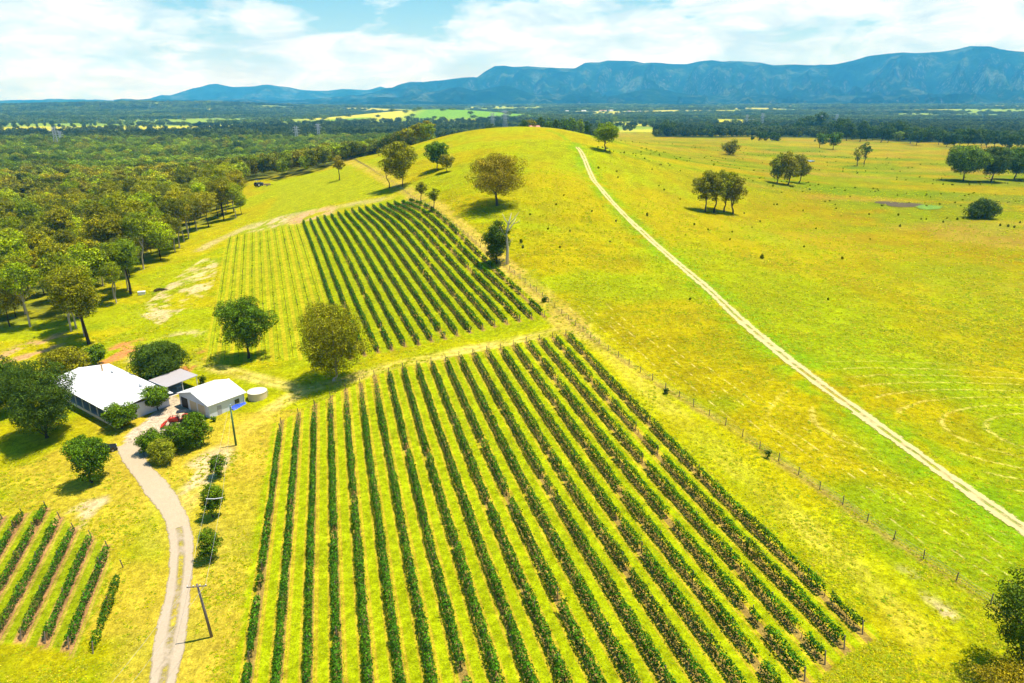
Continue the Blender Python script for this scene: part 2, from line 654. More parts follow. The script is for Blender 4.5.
# the flats beyond are darker and browner
flat = east * sstep(170, 330, D) * sstep(60, 190, X)
rgb = mixc(rgb, C_OLIVE * np.array((1.22, 1.05, 1)), flat * (.40 + .6 * sstep(.40, .58, n2 * .6 + n1 * .4)))
rgb = mixc(rgb, C_GREEN * .95, flat * .55 * sstep(.50, .62, fbm(X / 48 + 9, Y / 20, 18, 4)))
rgb = mixc(rgb, np.array((.30, .21, .03)), flat * .6 * sstep(.52, .64, fbm(X / 70 + 2, Y / 25, 19, 4)))
ep_ = east * sstep(60, 140, D)
rgb = mixc(rgb, C_OLIVE * .85, ep_ * .35 * sstep(.54, .66, fbm(X / 6, Y / 6, 20, 4)))
rgb = mixc(rgb, C_LIME * np.array((.85, .95, 1)), ep_ * .22 * sstep(.50, .62, fbm(X / 16 + 4, Y / 16, 24, 4)))
wet = sstep(.5, .6, fbm(X / 60, Y / 18, 12, 3)) * sstep(330, 460, D) * sstep(1100, 800, D) * (X > 60) * east
rgb = mixc(rgb, C_GREEN * .75, wet * .6)
# lush green beside hill track and fence
dt = np.full(len(X), 1e9)
ii = np.nonzero((D < 700) & (X > -60))[0]
dt[ii] = dist_line(X[ii], Y[ii], HILL_TRACK[::3])
rgb = mixc(rgb, C_GREEN * 1.25, (1 - sstep(2.5, 9.0, np.abs(dt + 2 * (n2 - .5)))) * .75 * sstep(.36, .55, n3 * .4 + n2 * .6))
near_e = east * sstep(220, 120, D)
rgb = mixc(rgb, C_GREEN * 1.2, near_e * sstep(.40, .66, n2 * .5 + n1 * .5) * .5)
# straw coloured lanes with wheel marks


def lane(line, width, strength, wheel=True, soft=1.2, colr=C_STRAW):
    global rgb
    m = np.nonzero((X > line[:, 0].min() - 12) & (X < line[:, 0].max() + 12) & (Y > line[:, 1].min() - 12) & (Y < line[:, 1].max() + 12))[0]
    d = np.full(len(X), 1e9)
    d[m] = dist_line(X[m], Y[m], line[::2])
    d = d + 1.2 * (n3 - .5)
    k = (1 - sstep(width * .5, width * .5 + soft, d)) * (.35 + .9 * sstep(.3, .6, n2))
    if wheel:
        k = k * (.45 + .55 * np.exp(-((d - .85) / .4) ** 2))
    rgb = mixc(rgb, colr, k * strength)


cut_a = int(np.argmin(np.hypot(LANE_A[:, 0] - 16, LANE_A[:, 1] - 143)))
lane(LANE_A, 6.5, .45, False, 3.0, np.array((.42, .40, .004)))
lane(LANE_A[:cut_a + 3], 3.4, 1.0, True, 1.2, np.array((.60, .46, .10)))
lane(LANE_A[cut_a:], 3.0, .45, True, 1.2, np.array((.55, .44, .06)))
lane(LANE_B, 3.0, .8, True, 1.2, np.array((.58, .45, .10)))
lane(LANE_C, 5.5, .75, False, 2.0)
lane(LANE_D[int(len(LANE_D) * .42):], 2.5, .55, False, 3.0, C_SAND * .85)
lane(FENCE[::2], .6, .6, False, .8, np.array((.33, .23, .05)))
lane(px_line([(545, 129.5), (556, 133), (568, 139), (577, 147)], 1.5), 3.0, .5, False, 2.0, C_GREEN * 1.2)
lane(DRIVE[::2], 7.0, .35, False, 4.0, C_STRAW)
# verge of dry grass left of the near block and round the small block
sv1, tv1 = st(X, Y, TH1)
verge = sstep(S1 - 13, S1 - 8, sv1) * (1 - sstep(S1 - 3, S1 - 1, sv1)) * (Y < 112)
rgb = mixc(rgb, C_STRAW * np.array((1, 1.02, .7)), verge * (.35 + .4 * n2))
dry = sstep(.5, .62, fbm(X / 22 + 3, Y / 22, 14, 4)) * west * (Y < 120) * (X < -30)
rgb = mixc(rgb, C_STRAW * np.array((1.0, 1.0, .55)), dry * .75)
# bare sandy clearing below the forest, red earth by the carport, pale scrapes
sp = [tuple(p[:2]) for p in survey([(135, 312), (160, 292), (188, 268), (206, 258), (217, 263), (214, 285), (200, 300), (172, 316), (160, 325)])]
m = inpoly(X, Y, sp)
ns = fbm((X * .92 - Y * .38) / 4.5, (X * .38 + Y * .92) / 12, 15, 5, .65)
rgb = mixc(rgb, C_SAND, m * .9 * sstep(.42, .56, ns * .6 + .4 * n3))
for (ax, ay, rx, col_, th_) in ((195, 363, 5.5, C_RED, .42), (270, 224, 7, C_SAND * .9, .38), (312, 215.5, 8, C_SAND * np.array((.9, .75, .7)), .38), (30, 350, 9, C_SAND * np.array((.9, .7, .6)), .5),
                                (117, 352, 6, C_RED * 1.3, .45), (168, 350, 9, C_SAND, .55), (100, 500, 5, C_SAND, .6), (205, 470, 5, C_SAND, .48), (920, 600, 3.5, C_SAND, .52), (947, 636, 4, C_SAND, .5)):
    c = survey([(ax, ay)])[0]
    dd = np.hypot((X - c[0]) * (.6 if ay < 300 else 1), (Y - c[1]) * (.5 if ay > 300 else .4))
    rgb = mixc(rgb, col_, (1 - sstep(rx * .5, rx, dd)) * sstep(th_, th_ + .14, fbm(X / 3.5, Y / 6, 16 + int(ax), 4)))
# yard of pale concrete and gravel in front of the sheds
yard = [tuple(p[:2]) for p in survey([(118, 452), (128, 432), (148, 420), (160, 404), (172, 396), (186, 402), (206, 414), (196, 426), (180, 436), (160, 440), (148, 456), (136, 466)])]
rgb = mixc(rgb, np.array((.50, .40, .29)), inpoly(X + 1.2 * (n3 - .5), Y + 1.2 * (n3 - .5), yard) * (.8 + .2 * n3))
# woodland floor
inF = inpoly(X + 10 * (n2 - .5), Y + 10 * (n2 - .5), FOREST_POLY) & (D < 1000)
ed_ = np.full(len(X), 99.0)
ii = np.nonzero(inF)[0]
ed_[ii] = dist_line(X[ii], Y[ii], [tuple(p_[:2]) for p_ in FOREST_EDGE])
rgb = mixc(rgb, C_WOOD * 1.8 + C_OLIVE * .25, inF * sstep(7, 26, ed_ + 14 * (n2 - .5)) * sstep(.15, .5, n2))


# far country: woods and fields
def field_px(poly):
    return [tuple(p[:2]) for p in survey(poly)]


def woods_mask(X, Y):
    d = np.hypot(X, Y)
    wd = fbm(X / 420 + 5, Y / 420, 40, 4) + .03 * sstep(2500, 5200, d)
    az = X / np.maximum(Y, 1)
    wd = wd - .085 * sstep(1900, 2600, d) * sstep(-.1, .0, az)
    k = sstep(.40, .47, wd)
    # the valley below the vineyard is forest up to 2 km, with a bright field band behind it
    valley = (az < -.02) & (d < 1800)
    k = np.where(valley, np.maximum(k, sstep(.30, .36, wd)), k)
    band_ = np.exp(-(((d - 2700) / 800) ** 2)) * (az < -.05)
    k = k * (1 - .95 * band_ * sstep(.28, .38, fbm(X / 300, Y / 160, 44, 3)))
    kn = np.exp(-((X + 300) / 460) ** 2 - ((Y - 2750) / 400) ** 2)
    k = k * (1 - sstep(.25, .5, kn))
    # eastern paddocks
    ep = (az > .12) & (d < 1500 + 500 * fbm(X / 300, Y / 300, 46, 2))
    k = np.where(ep, 0, k)
    belt = (az > .2) & (d > 1150) & (d < 2400)
    k = np.where(belt, np.maximum(k * .9, sstep(.44, .50, wd)), k)
    return np.where(d < 850, 0, k)


farw = woods_mask(X, Y) * (D > 700)
fields = mixc(np.repeat(np.array((.42, .40, .03))[None], len(X), 0), (.20, .29, .03), sstep(.42, .6, fbm(X / 500, Y / 500, 50, 3)))
rgb = np.where((D > 900)[:, None] & ~((X / np.maximum(Y, 1) > .12) & (D < 1500))[:, None], fields, rgb)
knoll = np.exp(-((X + 300) / 460) ** 2 - ((Y - 2750) / 400) ** 2)
rgb = mixc(rgb, (.15, .30, .03), sstep(.2, .45, knoll))
rgb = mixc(rgb, (.48, .44, .05), sstep(.2, .45, knoll) * sstep(-300, -420, X) * sstep(.4, .6, fbm(X / 200, Y / 200, 52, 2)))
rgb = mixc(rgb, C_WOOD, farw)

# per-vertex stripe masks, the stripes themselves are in the material
mA = np.zeros((len(X), 4), np.float32)
mB = np.zeros((len(X), 4), np.float32)
mA[:, 0] = inpoly(X, Y, POLY_NEAR)
mA[:, 1] = inpoly(X, Y, POLY_UP)
mA[:, 2] = inpoly(X, Y, POLY_YOUNG)
mB[:, 0] = inpoly(X, Y, POLY_SMALL)
mB[:, 1] = inpoly(X, Y, MOWN)
mB[:, 2] = (sstep(1.5, 4, sF - sfence) * (1 - sstep(13, 16, sF - sfence)) * (tF > 20) * (tF < 150))
arc_c = survey([(1010, 425)])[0]
mB[:, 3] = (1 - sstep(22, 34, np.hypot((X - arc_c[0]) * .75, Y - arc_c[1]))) * (dt > 7) * east
rgba = np.concatenate([np.clip(rgb, 0, 1), np.ones((len(X), 1))], 1).astype(np.float32)
ny, nx = GX.shape
idx = np.arange(nx * ny).reshape(ny, nx)
q = np.stack([idx[:-1, :-1], idx[:-1, 1:], idx[1:, 1:], idx[1:, :-1]], -1).reshape(-1, 4)

# ---------------------------------------------------------------- materials


def new_mat(name):
    m = bpy.data.materials.new(name)
    m.use_nodes = True
    m.node_tree.nodes.clear()
    return m, m.node_tree


def out(t, sh):
    o = N(t, 'ShaderNodeOutputMaterial')
    t.links.new(sh, o.inputs[0])


def bump(t, h, strength, dist):
    b = N(t, 'ShaderNodeBump')
    b.inputs['Strength'].default_value = strength
    b.inputs['Distance'].default_value = dist
    t.links.new(h, b.inputs['Height'])
    return b.outputs[0]


def simple(name, col, rough=.7, var=.25, scale=3.0, metallic=0.0, spec=.3, bmp=0.0):
    m, t = new_mat(name)
    p = N(t, 'ShaderNodeBsdfPrincipled')
    c = N(t, 'ShaderNodeTexCoord')
    n_ = noise(t, c.outputs['Object'], scale, 5)
    cc = mixrgb(t, n_, tuple(np.clip(np.array(col) * (1 - var), 0, 1)), tuple(np.clip(np.array(col) * (1 + var), 0, 1)))
    t.links.new(cc, p.inputs['Base Color'])
    p.inputs['Roughness'].default_value = rough
    p.inputs['Metallic'].default_value = metallic
    p.inputs['Specular IOR Level'].default_value = spec
    if bmp:
        t.links.new(bump(t, n_, bmp, .05), p.inputs['Normal'])
    out(t, p.outputs[0])
    return m


def stripes(t, pos, th, s0, sp, base, weight, soil, lush, strawc, noise_in, width=0.5):
    """mown inter-rows: bare strip under the vines, wheel marks, greener middle"""
    sx = N(t, 'ShaderNodeSeparateXYZ')
    t.links.new(pos, sx.inputs[0])
    a = math_node(t, 'MULTIPLY', sx.outputs[0], math.cos(th) / sp)
    b = math_node(t, 'MULTIPLY', sx.outputs[1], math.sin(th) / sp)
    s = math_node(t, 'ADD', math_node(t, 'ADD', a, b), -s0 / sp + .5)
    fr = math_node(t, 'ADD', math_node(t, 'FRACT', s), -.5)
    sg = math_node(t, 'ADD', fr, math_node(t, 'MULTIPLY', math_node(t, 'ADD', noise_in, -.5), .10))
    p01 = math_node(t, 'ADD', sg, .5)
    wd = width / abs(sp)
    r = ramp(t, p01, [(0.0, lush), (.14, lush), (.24, strawc), (.32, lush), (.5 - wd, strawc), (.5 - wd * .6, soil), (.5 + wd * .8, soil),
                      (.5 + wd * 1.15, strawc), (.69, lush), (.77, strawc), (.86, lush), (1.0, lush)])
    return mixrgb(t, weight, base, r)


m_ground, t = new_mat('pasture_ground')
p = N(t, 'ShaderNodeBsdfPrincipled')
geo = N(t, 'ShaderNodeNewGeometry')
pos = geo.outputs['Position']
A = N(t, 'ShaderNodeAttribute', attribute_name='col')
MA = N(t, 'ShaderNodeAttribute', attribute_name='mA')
MBa = N(t, 'ShaderNodeAttribute', attribute_name='mB')
sA = N(t, 'ShaderNodeSeparateColor')
t.links.new(MA.outputs['Color'], sA.inputs[0])
sB = N(t, 'ShaderNodeSeparateColor')
t.links.new(MBa.outputs['Color'], sB.inputs[0])
nf = noise(t, pos, 1.1, 6, .65)
nm = noise(t, pos, .22, 5, .6)
nff = noise(t, pos, 5.0, 4, .7)
base = A.outputs['Color']
lushc, strc, soilc = (.30, .36, .003), (.47, .34, .022), (.29, .20, .045)
base = stripes(t, pos, TH1, S1, 3.0, base, sA.outputs[0], soilc, lushc, strc, nf, .5)
base = stripes(t, pos, TH2, S2, 3.0, base, sA.outputs[1], soilc, (.26, .31, .003), (.32, .29, .006), nf, .5)
base = stripes(t, pos, TH2, S2, 3.0, base, math_node(t, 'MULTIPLY', sA.outputs[2], .85), (.33, .34, .004), (.40, .34, .012), (.19, .29, .004), nf, .50)
base = stripes(t, pos, TH3, S3, SP3, base, math_node(t, 'MULTIPLY', sB.outputs[0], .9), (.36, .19, .075), (.23, .29, .004), (.42, .29, .05), nf, .8)
# raked hay lines beside the fence
sx = N(t, 'ShaderNodeSeparateXYZ')
t.links.new(pos, sx.inputs[0])
s_ = math_node(t, 'ADD', math_node(t, 'MULTIPLY', sx.outputs[0], math.cos(TH1)), math_node(t, 'MULTIPLY', sx.outputs[1], math.sin(TH1)))
t_ = math_node(t, 'ADD', math_node(t, 'MULTIPLY', sx.outputs[0], -math.sin(TH1)), math_node(t, 'MULTIPLY', sx.outputs[1], math.cos(TH1)))
cmb = N(t, 'ShaderNodeCombineXYZ')
t.links.new(math_node(t, 'MULTIPLY', s_, .5), cmb.inputs[0])
t.links.new(math_node(t, 'MULTIPLY', t_, .55), cmb.inputs[1])
dash = noise(t, cmb.outputs[0], 1.0, 3, .6)
fr = math_node(t, 'ABSOLUTE', math_node(t, 'ADD', math_node(t, 'FRACT', math_node(t, 'ADD', math_node(t, 'MULTIPLY', s_, 1 / 2.3), math_node(t, 'MULTIPLY', nf, .22))), -.5))
lin = ramp(t, fr, [(.0, 1.0), (.035, .8), (.09, 0.0)])
dm = ramp(t, dash, [(.50, 0.0), (.60, 1.0)])
hay = math_node(t, 'MULTIPLY', math_node(t, 'MULTIPLY', lin, dm), sB.outputs[2])
base = mixrgb(t, math_node(t, 'MULTIPLY', hay, .8), base, (.62, .50, .16))
# contour mowing lines on the upper plot and the turning arcs of the mower
mw = N(t, 'ShaderNodeVectorMath', operation='DISTANCE')
mc = survey([(250, 176)])[0]
ac = survey([(990, 432)])[0]
t.links.new(pos, mw.inputs[0])
mw.inputs[1].default_value = (mc[0] - 120, mc[1] + 40, 8)
fr2 = math_node(t, 'ABSOLUTE', math_node(t, 'ADD', math_node(t, 'FRACT', math_node(t, 'ADD', math_node(t, 'MULTIPLY', mw.outputs['Value'], 1 / 4.2), math_node(t, 'MULTIPLY', nm, .5))), -.5))
base = mixrgb(t, math_node(t, 'MULTIPLY', sB.outputs[1], .9), base, mixrgb(t, ramp(t, fr2, [(.05, 1.0), (.22, 0.0)]), (.25, .31, .004), (.38, .29, .012)))
mz = N(t, 'ShaderNodeVectorMath', operation='DISTANCE')
pm = N(t, 'ShaderNodeVectorMath', operation='MULTIPLY')
t.links.new(pos, pm.inputs[0])
pm.inputs[1].default_value = (.42, 1, 0)
t.links.new(pm.outputs[0], mz.inputs[0])
mz.inputs[1].default_value = (ac[0] * .42 + 10, ac[1], 0)
fr3 = math_node(t, 'ABSOLUTE', math_node(t, 'ADD', math_node(t, 'FRACT', math_node(t, 'ADD', math_node(t, 'MULTIPLY', mz.outputs['Value'], 1 / 3.0), math_node(t, 'MULTIPLY', nm, .35))), -.5))
arcs = math_node(t, 'MULTIPLY', ramp(t, fr3, [(.02, 1.0), (.10, 0.0)]), MBa.outputs['Alpha'])
base = mixrgb(t, math_node(t, 'MULTIPLY', math_node(t, 'MULTIPLY', arcs, ramp(t, nf, [(.4, 0.0), (.55, 1.0)])), .55), base, (.60, .47, .12))
# grain of the sward
g1 = ramp(t, nf, [(.30, .60), (.5, 1.0), (.70, 1.38)])
g2 = ramp(t, nm, [(.3, .82), (.7, 1.15)])
g3 = ramp(t, nff, [(.32, .62), (.68, 1.36)])
base = mixrgb(t, 1.0, base, g1, 'MULTIPLY')
base = mixrgb(t, 1.0, base, g2, 'MULTIPLY')
base = mixrgb(t, 1.0, base, g3, 'MULTIPLY')
t.links.new(base, p.inputs['Base Color'])
p.inputs['Roughness'].default_value = .9
p.inputs['Specular IOR Level'].default_value = 0
t.links.new(bump(t, math_node(t, 'ADD', nf, math_node(t, 'MULTIPLY', nff, .5)), .8, .4), p.inputs['Normal'])
out(t, p.outputs[0])

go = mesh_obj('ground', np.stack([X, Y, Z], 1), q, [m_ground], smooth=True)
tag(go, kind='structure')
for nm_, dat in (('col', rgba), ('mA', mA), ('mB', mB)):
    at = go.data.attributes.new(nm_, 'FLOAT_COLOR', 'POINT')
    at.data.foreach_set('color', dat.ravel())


def zr(x, y):
    """ground height with its relief"""
    x = np.atleast_1d(np.asarray(x, float))
    y = np.atleast_1d(np.asarray(y, float))
    d = np.hypot(x, y)
    return height(x, y) + 0.10 * (fbm(x / 2.2, y / 2.2, 5, 3) - .5) + 0.5 * (fbm(x / 28, y / 28, 6, 3) - .5) * sstep(40, 140, d)


def zg(x, y):
    return float(zr(x, y)[0])


# ------------------------------------------------------------------ mountains
SKYLINE = [(152, 97.6), (162, 95), (170, 95.5), (180, 92.5), (191.7, 88.6), (201.5, 86.6), (209, 84.3), (217, 83.7), (225, 85.6), (233, 87), (244, 86.6), (256, 86.2), (262, 84.8),
           (268, 84.6), (278, 86), (289, 87.2), (299, 89.5), (313, 90.9), (328, 90.9), (342, 88.9), (354, 89.5), (367.5, 90.1), (372, 89), (380.5, 86.5), (392, 88), (399, 84.8),
           (410, 81.8), (424.5, 82.6), (442, 80.3), (461.5, 77.7), (477, 77.3), (485, 71.5), (494.8, 66), (504.5, 65.6), (513, 67), (526, 66.6), (540, 67.2), (557.6, 68.2),
           (575, 68.2), (585, 62.7), (598.6, 62.1), (608.4, 60.4), (633.8, 61.1), (643.5, 63.3), (653, 62.7), (673, 64.3), (686.5, 64.6), (700, 61.7), (712, 60.7), (721.6, 62.1),
           (740, 61.7), (760.6, 63.1), (773, 65.8), (789, 65), (814, 65.5), (828, 65.3), (835.6, 64.7), (853, 61.1), (867, 56.9), (880, 55.3), (873, 56), (887, 54.4), (903, 53),
           (915.6, 53.8), (931, 53), (945, 51.3), (958, 49), (970, 46), (980, 46.3), (990.6, 46.6), (1000, 49.7), (1012, 51), (1024, 52.5), (1100, 58), (1250, 52), (1450, 62)]
SKYLINE = sorted(SKYLINE)


def crest_of(pts, dist):
    """azimuth tangent and crest height for a skyline at a given distance"""
    a = []
    for px, py in pts:
        r = ray(px, py)
        k = r[2] / math.hypot(r[0], r[1])
        a.append((r[0] / r[1], CAM_H + k * dist))
    return np.array(a)


def range_mesh(name, prof, azs, d0, d1, d2, seed, foot, spur, mat, power=1.0):
    nr = 110
    u = np.linspace(0, 1, nr)
    az = np.arctan(azs)
    AZ, U = np.meshgrid(az, u)
    crest = np.interp(np.tan(AZ), prof[:, 0], prof[:, 1])
    dcr = d1 + 500 * (fbm(AZ * 9 + 40, AZ * 0, seed, 3) - .5)
    tt = U / .72
    dist = np.where(tt < 1, d0 + (dcr - d0) * tt, dcr + (d2 - dcr) * (tt - 1) / .39)
    xx = dist * np.sin(AZ)
    yy = dist * np.cos(AZ)
    base_h = foot + 0 * dist
    gx_ = fbm(AZ * 22, dist / 2600, seed + 3, 4)
    ridge = 1 - np.abs(2 * fbm(AZ * 26 + .35 * np.sin(dist / 700), dist / 3500, seed + 5, 4) - 1)
    ridge2 = 1 - np.abs(2 * fbm(xx / 420, yy / 420, seed + 8, 4) - 1)
    tc_ = np.clip(tt + spur * (ridge - .72) * np.clip(1 - tt, 0, 1) * 2.0, 0, 1)
    f = .42 * tc_ ** 1.3 + .58 * sstep(.50 + .22 * (gx_ - .5), .98, tc_)
    h = base_h + (crest - base_h) * f
    h = h + 120 * (ridge2 - .72) * np.clip(tt * 3, 0, 1) * np.clip((1 - tt) * 5, 0, 1)
    h = np.where(tt > 1, crest + (ridge2 - .7) * 18 - (tt - 1) * 300, h)
    h = np.where(np.abs(tt - 1) < .012, crest, h)
    h = np.where(U == 0, -60, h)
    ny_, nx_ = AZ.shape
    ix = np.arange(nx_ * ny_).reshape(ny_, nx_)
    qq = np.stack([ix[:-1, :-1], ix[:-1, 1:], ix[1:, 1:], ix[1:, :-1]], -1).reshape(-1, 4)
    o = mesh_obj(name, np.stack([xx.ravel(), yy.ravel(), h.ravel()], 1), qq, [mat], smooth=True)
    return tag(o, kind='structure')


m_mount, t = new_mat('wooded_mountain')
p = N(t, 'ShaderNodeBsdfPrincipled')
geo = N(t, 'ShaderNodeNewGeometry')
na = noise(t, geo.outputs['Position'], .0022, 6, .6)
nb = noise(t, geo.outputs['Position'], .022, 5, .75)
cm = ramp(t, na, [(.40, (.002, .010, .009)), (.53, (.010, .030, .018)), (.62, (.055, .080, .042))])  # wood tones, their contrast raised to stand in for weak slope shading
cm = mixrgb(t, 1.0, cm, ramp(t, nb, [(.34, .30), (.66, 1.9)]), 'MULTIPLY')
sn = N(t, 'ShaderNodeSeparateXYZ')
t.links.new(geo.outputs['Normal'], sn.inputs[0])
rock = math_node(t, 'MULTIPLY', ramp(t, sn.outputs[2], [(.66, 1.0), (.80, 0.0)]), ramp(t, nb, [(.52, 0.0), (.62, 1.0)]))
cm = mixrgb(t, math_node(t, 'MULTIPLY', rock, .5), cm, (.26, .22, .17))
t.links.new(cm, p.inputs['Base Color'])
p.inputs['Roughness'].default_value = 1
p.inputs['Specular IOR Level'].default_value = 0
t.links.new(bump(t, nb, 1.0, 40), p.inputs['Normal'])
out(t, p.outputs[0])
main_pts = [(300, 101), (345, 97), (372, 93), (385, 88.5)] + [q_ for q_ in SKYLINE if q_[0] >= 392]
range_mesh('mountains', crest_of(main_pts, 11500), np.linspace(-.55, 1.5, 760), 7300, 11500, 15500, 60, 42, .65, m_mount)
west_pts = [(-300, 99), (-100, 101.5), (0, 101.8), (30, 100.6), (50, 99.4), (90, 100.2), (120, 101.5), (150, 98.5)] + [q_ for q_ in SKYLINE if 150 < q_[0] < 385] + [(400, 92), (480, 98)]
range_mesh('hills', crest_of(west_pts, 15200), np.linspace(-1.1, .1, 420), 11500, 15200, 17300, 80, 45, .30, m_mount)
low_pts = [(395, 98), (420, 94), (440, 90.5), (455, 87.5), (462, 87.5), (475, 91), (490, 88), (500, 85.5), (508, 85.8), (520, 90), (540, 96), (600, 99.5), (628, 93), (650, 88.5), (664, 89.5), (690, 96), (800, 98.5),
           (850, 96), (880, 97), (960, 94.5), (1024, 92), (1200, 92)]
range_mesh('foothills', crest_of(low_pts, 8600), np.linspace(-.20, 1.2, 420), 6800, 8600, 10200, 95, 36, .35, m_mount)

# ------------------------------------------------------------------ tracks and drive


def ribbon(name, line, width, mat, lift=.05, jitter=.14, nacross=6):
    p_ = np.asarray(line)
    tng = np.gradient(p_, axis=0)
    tng /= np.linalg.norm(tng, axis=1)[:, None]
    nrm = np.stack([-tng[:, 1], tng[:, 0]], 1)
    wv = width * (1 + jitter * (fbm(np.arange(len(p_)) / 5.0, np.zeros(len(p_)), 77, 3) - .5) * 2)
    k = np.linspace(-.5, .5, nacross)
    XY = p_[:, None] + nrm[:, None] * (k[None, :, None] * wv[:, None, None])
    z = zr(XY[..., 0].ravel(), XY[..., 1].ravel()) + lift
    v = np.concatenate([XY.reshape(-1, 2), z[:, None]], 1)
    n_ = len(p_)
    ix = np.arange(n_ * nacross).reshape(n_, nacross)
    qq = np.stack([ix[:-1, :-1], ix[:-1, 1:], ix[1:, 1:], ix[1:, :-1]], -1).reshape(-1, 4)
    o = mesh_obj(name, v, qq, [mat], smooth=True)
    at = o.data.attributes.new('across', 'FLOAT', 'POINT')
    at.data.foreach_set('value', np.tile(k * 2, n_).astype(np.float32))
    return tag(o, kind='structure')


def track_mat(name, c1, c2, centre, edge=.75, rag=1.0):
    m, t = new_mat(name)
    p = N(t, 'ShaderNodeBsdfPrincipled')
    geo = N(t, 'ShaderNodeNewGeometry')
    a = N(t, 'ShaderNodeAttribute', attribute_name='across')
    n1_ = noise(t, geo.outputs['Position'], 1.3, 6, .65)
    n2_ = noise(t, geo.outputs['Position'], .35, 4, .6)
    n3_ = noise(t, geo.outputs['Position'], 6, 3, .6)
    c = mixrgb(t, n1_, c1, c2)
    c = mixrgb(t, 1.0, c, ramp(t, n3_, [(.3, .85), (.7, 1.1)]), 'MULTIPLY')
    ab = math_node(t, 'ABSOLUTE', a.outputs['Fac'])
    e = math_node(t, 'ADD', ab, math_node(t, 'ADD', math_node(t, 'MULTIPLY', math_node(t, 'ADD', n1_, -.5), 1.2 * rag), math_node(t, 'MULTIPLY', math_node(t, 'ADD', n2_, -.5), .9 * rag)))
    alpha = ramp(t, e, [(edge, 1.0), (edge + .16, 0.0)])
    if centre:
        cen = math_node(t, 'MULTIPLY', ramp(t, ab, [(.12, 1.0), (.36, 0.0)]), ramp(t, n2_, [(.36, 0.0), (.56, centre)]))
        cen = math_node(t, 'MULTIPLY', cen, ramp(t, n1_, [(.35, .4), (.5, 1.0)]))
        alpha = math_node(t, 'MULTIPLY', alpha, math_node(t, 'SUBTRACT', 1.0, cen, True), True)
    t.links.new(c, p.inputs['Base Color'])
    p.inputs['Roughness'].default_value = .95
    p.inputs['Specular IOR Level'].default_value = .1
    t.links.new(bump(t, n1_, .4, .1), p.inputs['Normal'])
    tr = N(t, 'ShaderNodeBsdfTransparent')
    mx_ = N(t, 'ShaderNodeMixShader')
    t.links.new(alpha, mx_.inputs[0])
    t.links.new(tr.outputs[0], mx_.inputs[1])
    t.links.new(p.outputs[0], mx_.inputs[2])
    out(t, mx_.outputs[0])
    return m


m_track = track_mat('pale_dirt_track', (.44, .34, .11), (.64, .53, .26), .95)
m_drive = track_mat('gravel_drive', (.38, .30, .19), (.48, .39, .25), 0, .84, .4)
m_drive2 = track_mat('gravel_wheel_tracks', (.38, .30, .20), (.47, .38, .26), .95, .84, .4)
cut = int(len(DRIVE) * .52)
ribbon('farm_track', HILL_TRACK, 3.1, m_track, .07)
ribbon('driveway', DRIVE[cut:], 3.5, m_drive, .06)
ribbon('driveway_ruts', DRIVE[:cut + 2], 3.3, m_drive2, .055)

#@@PART2

# ------------------------------------------------------------------ haze over the valley
hm, t = new_mat('valley_haze')
pv = N(t, 'ShaderNodeVolumePrincipled')
pv.inputs['Color'].default_value = (.07, .46, 1.0, 1)
pv.inputs['Density'].default_value = HAZE_DENSITY
pv.inputs['Absorption Color'].default_value = (1, 1, 1, 1)
pv.inputs['Anisotropy'].default_value = 0
o_ = N(t, 'ShaderNodeOutputMaterial')
t.links.new(pv.outputs[0], o_.inputs['Volume'])
hb = MB()
hb.box(-20500, -700, -64, 20500, 20500, 1260)
tag(hb.build('haze', hm), kind='stuff')

# ------------------------------------------------------------------ leaves, vines


def unit(a):
    return a / (np.linalg.norm(a, axis=-1, keepdims=True) + 1e-9)


def leaf_quads(C, nrm, size, aspect=.75):
    n = len(C)
    nrm = unit(nrm)
    r = rng.normal(size=(n, 3))
    u = unit(r - nrm * (r * nrm).sum(1, keepdims=True))
    v = np.cross(nrm, u)
    s = np.asarray(size).reshape(-1, 1) * .5
    V = np.stack([C - u * s, C - v * s * aspect, C + u * s, C + v * s * aspect], 1).reshape(-1, 3)
    return V, np.arange(4 * n).reshape(n, 4)


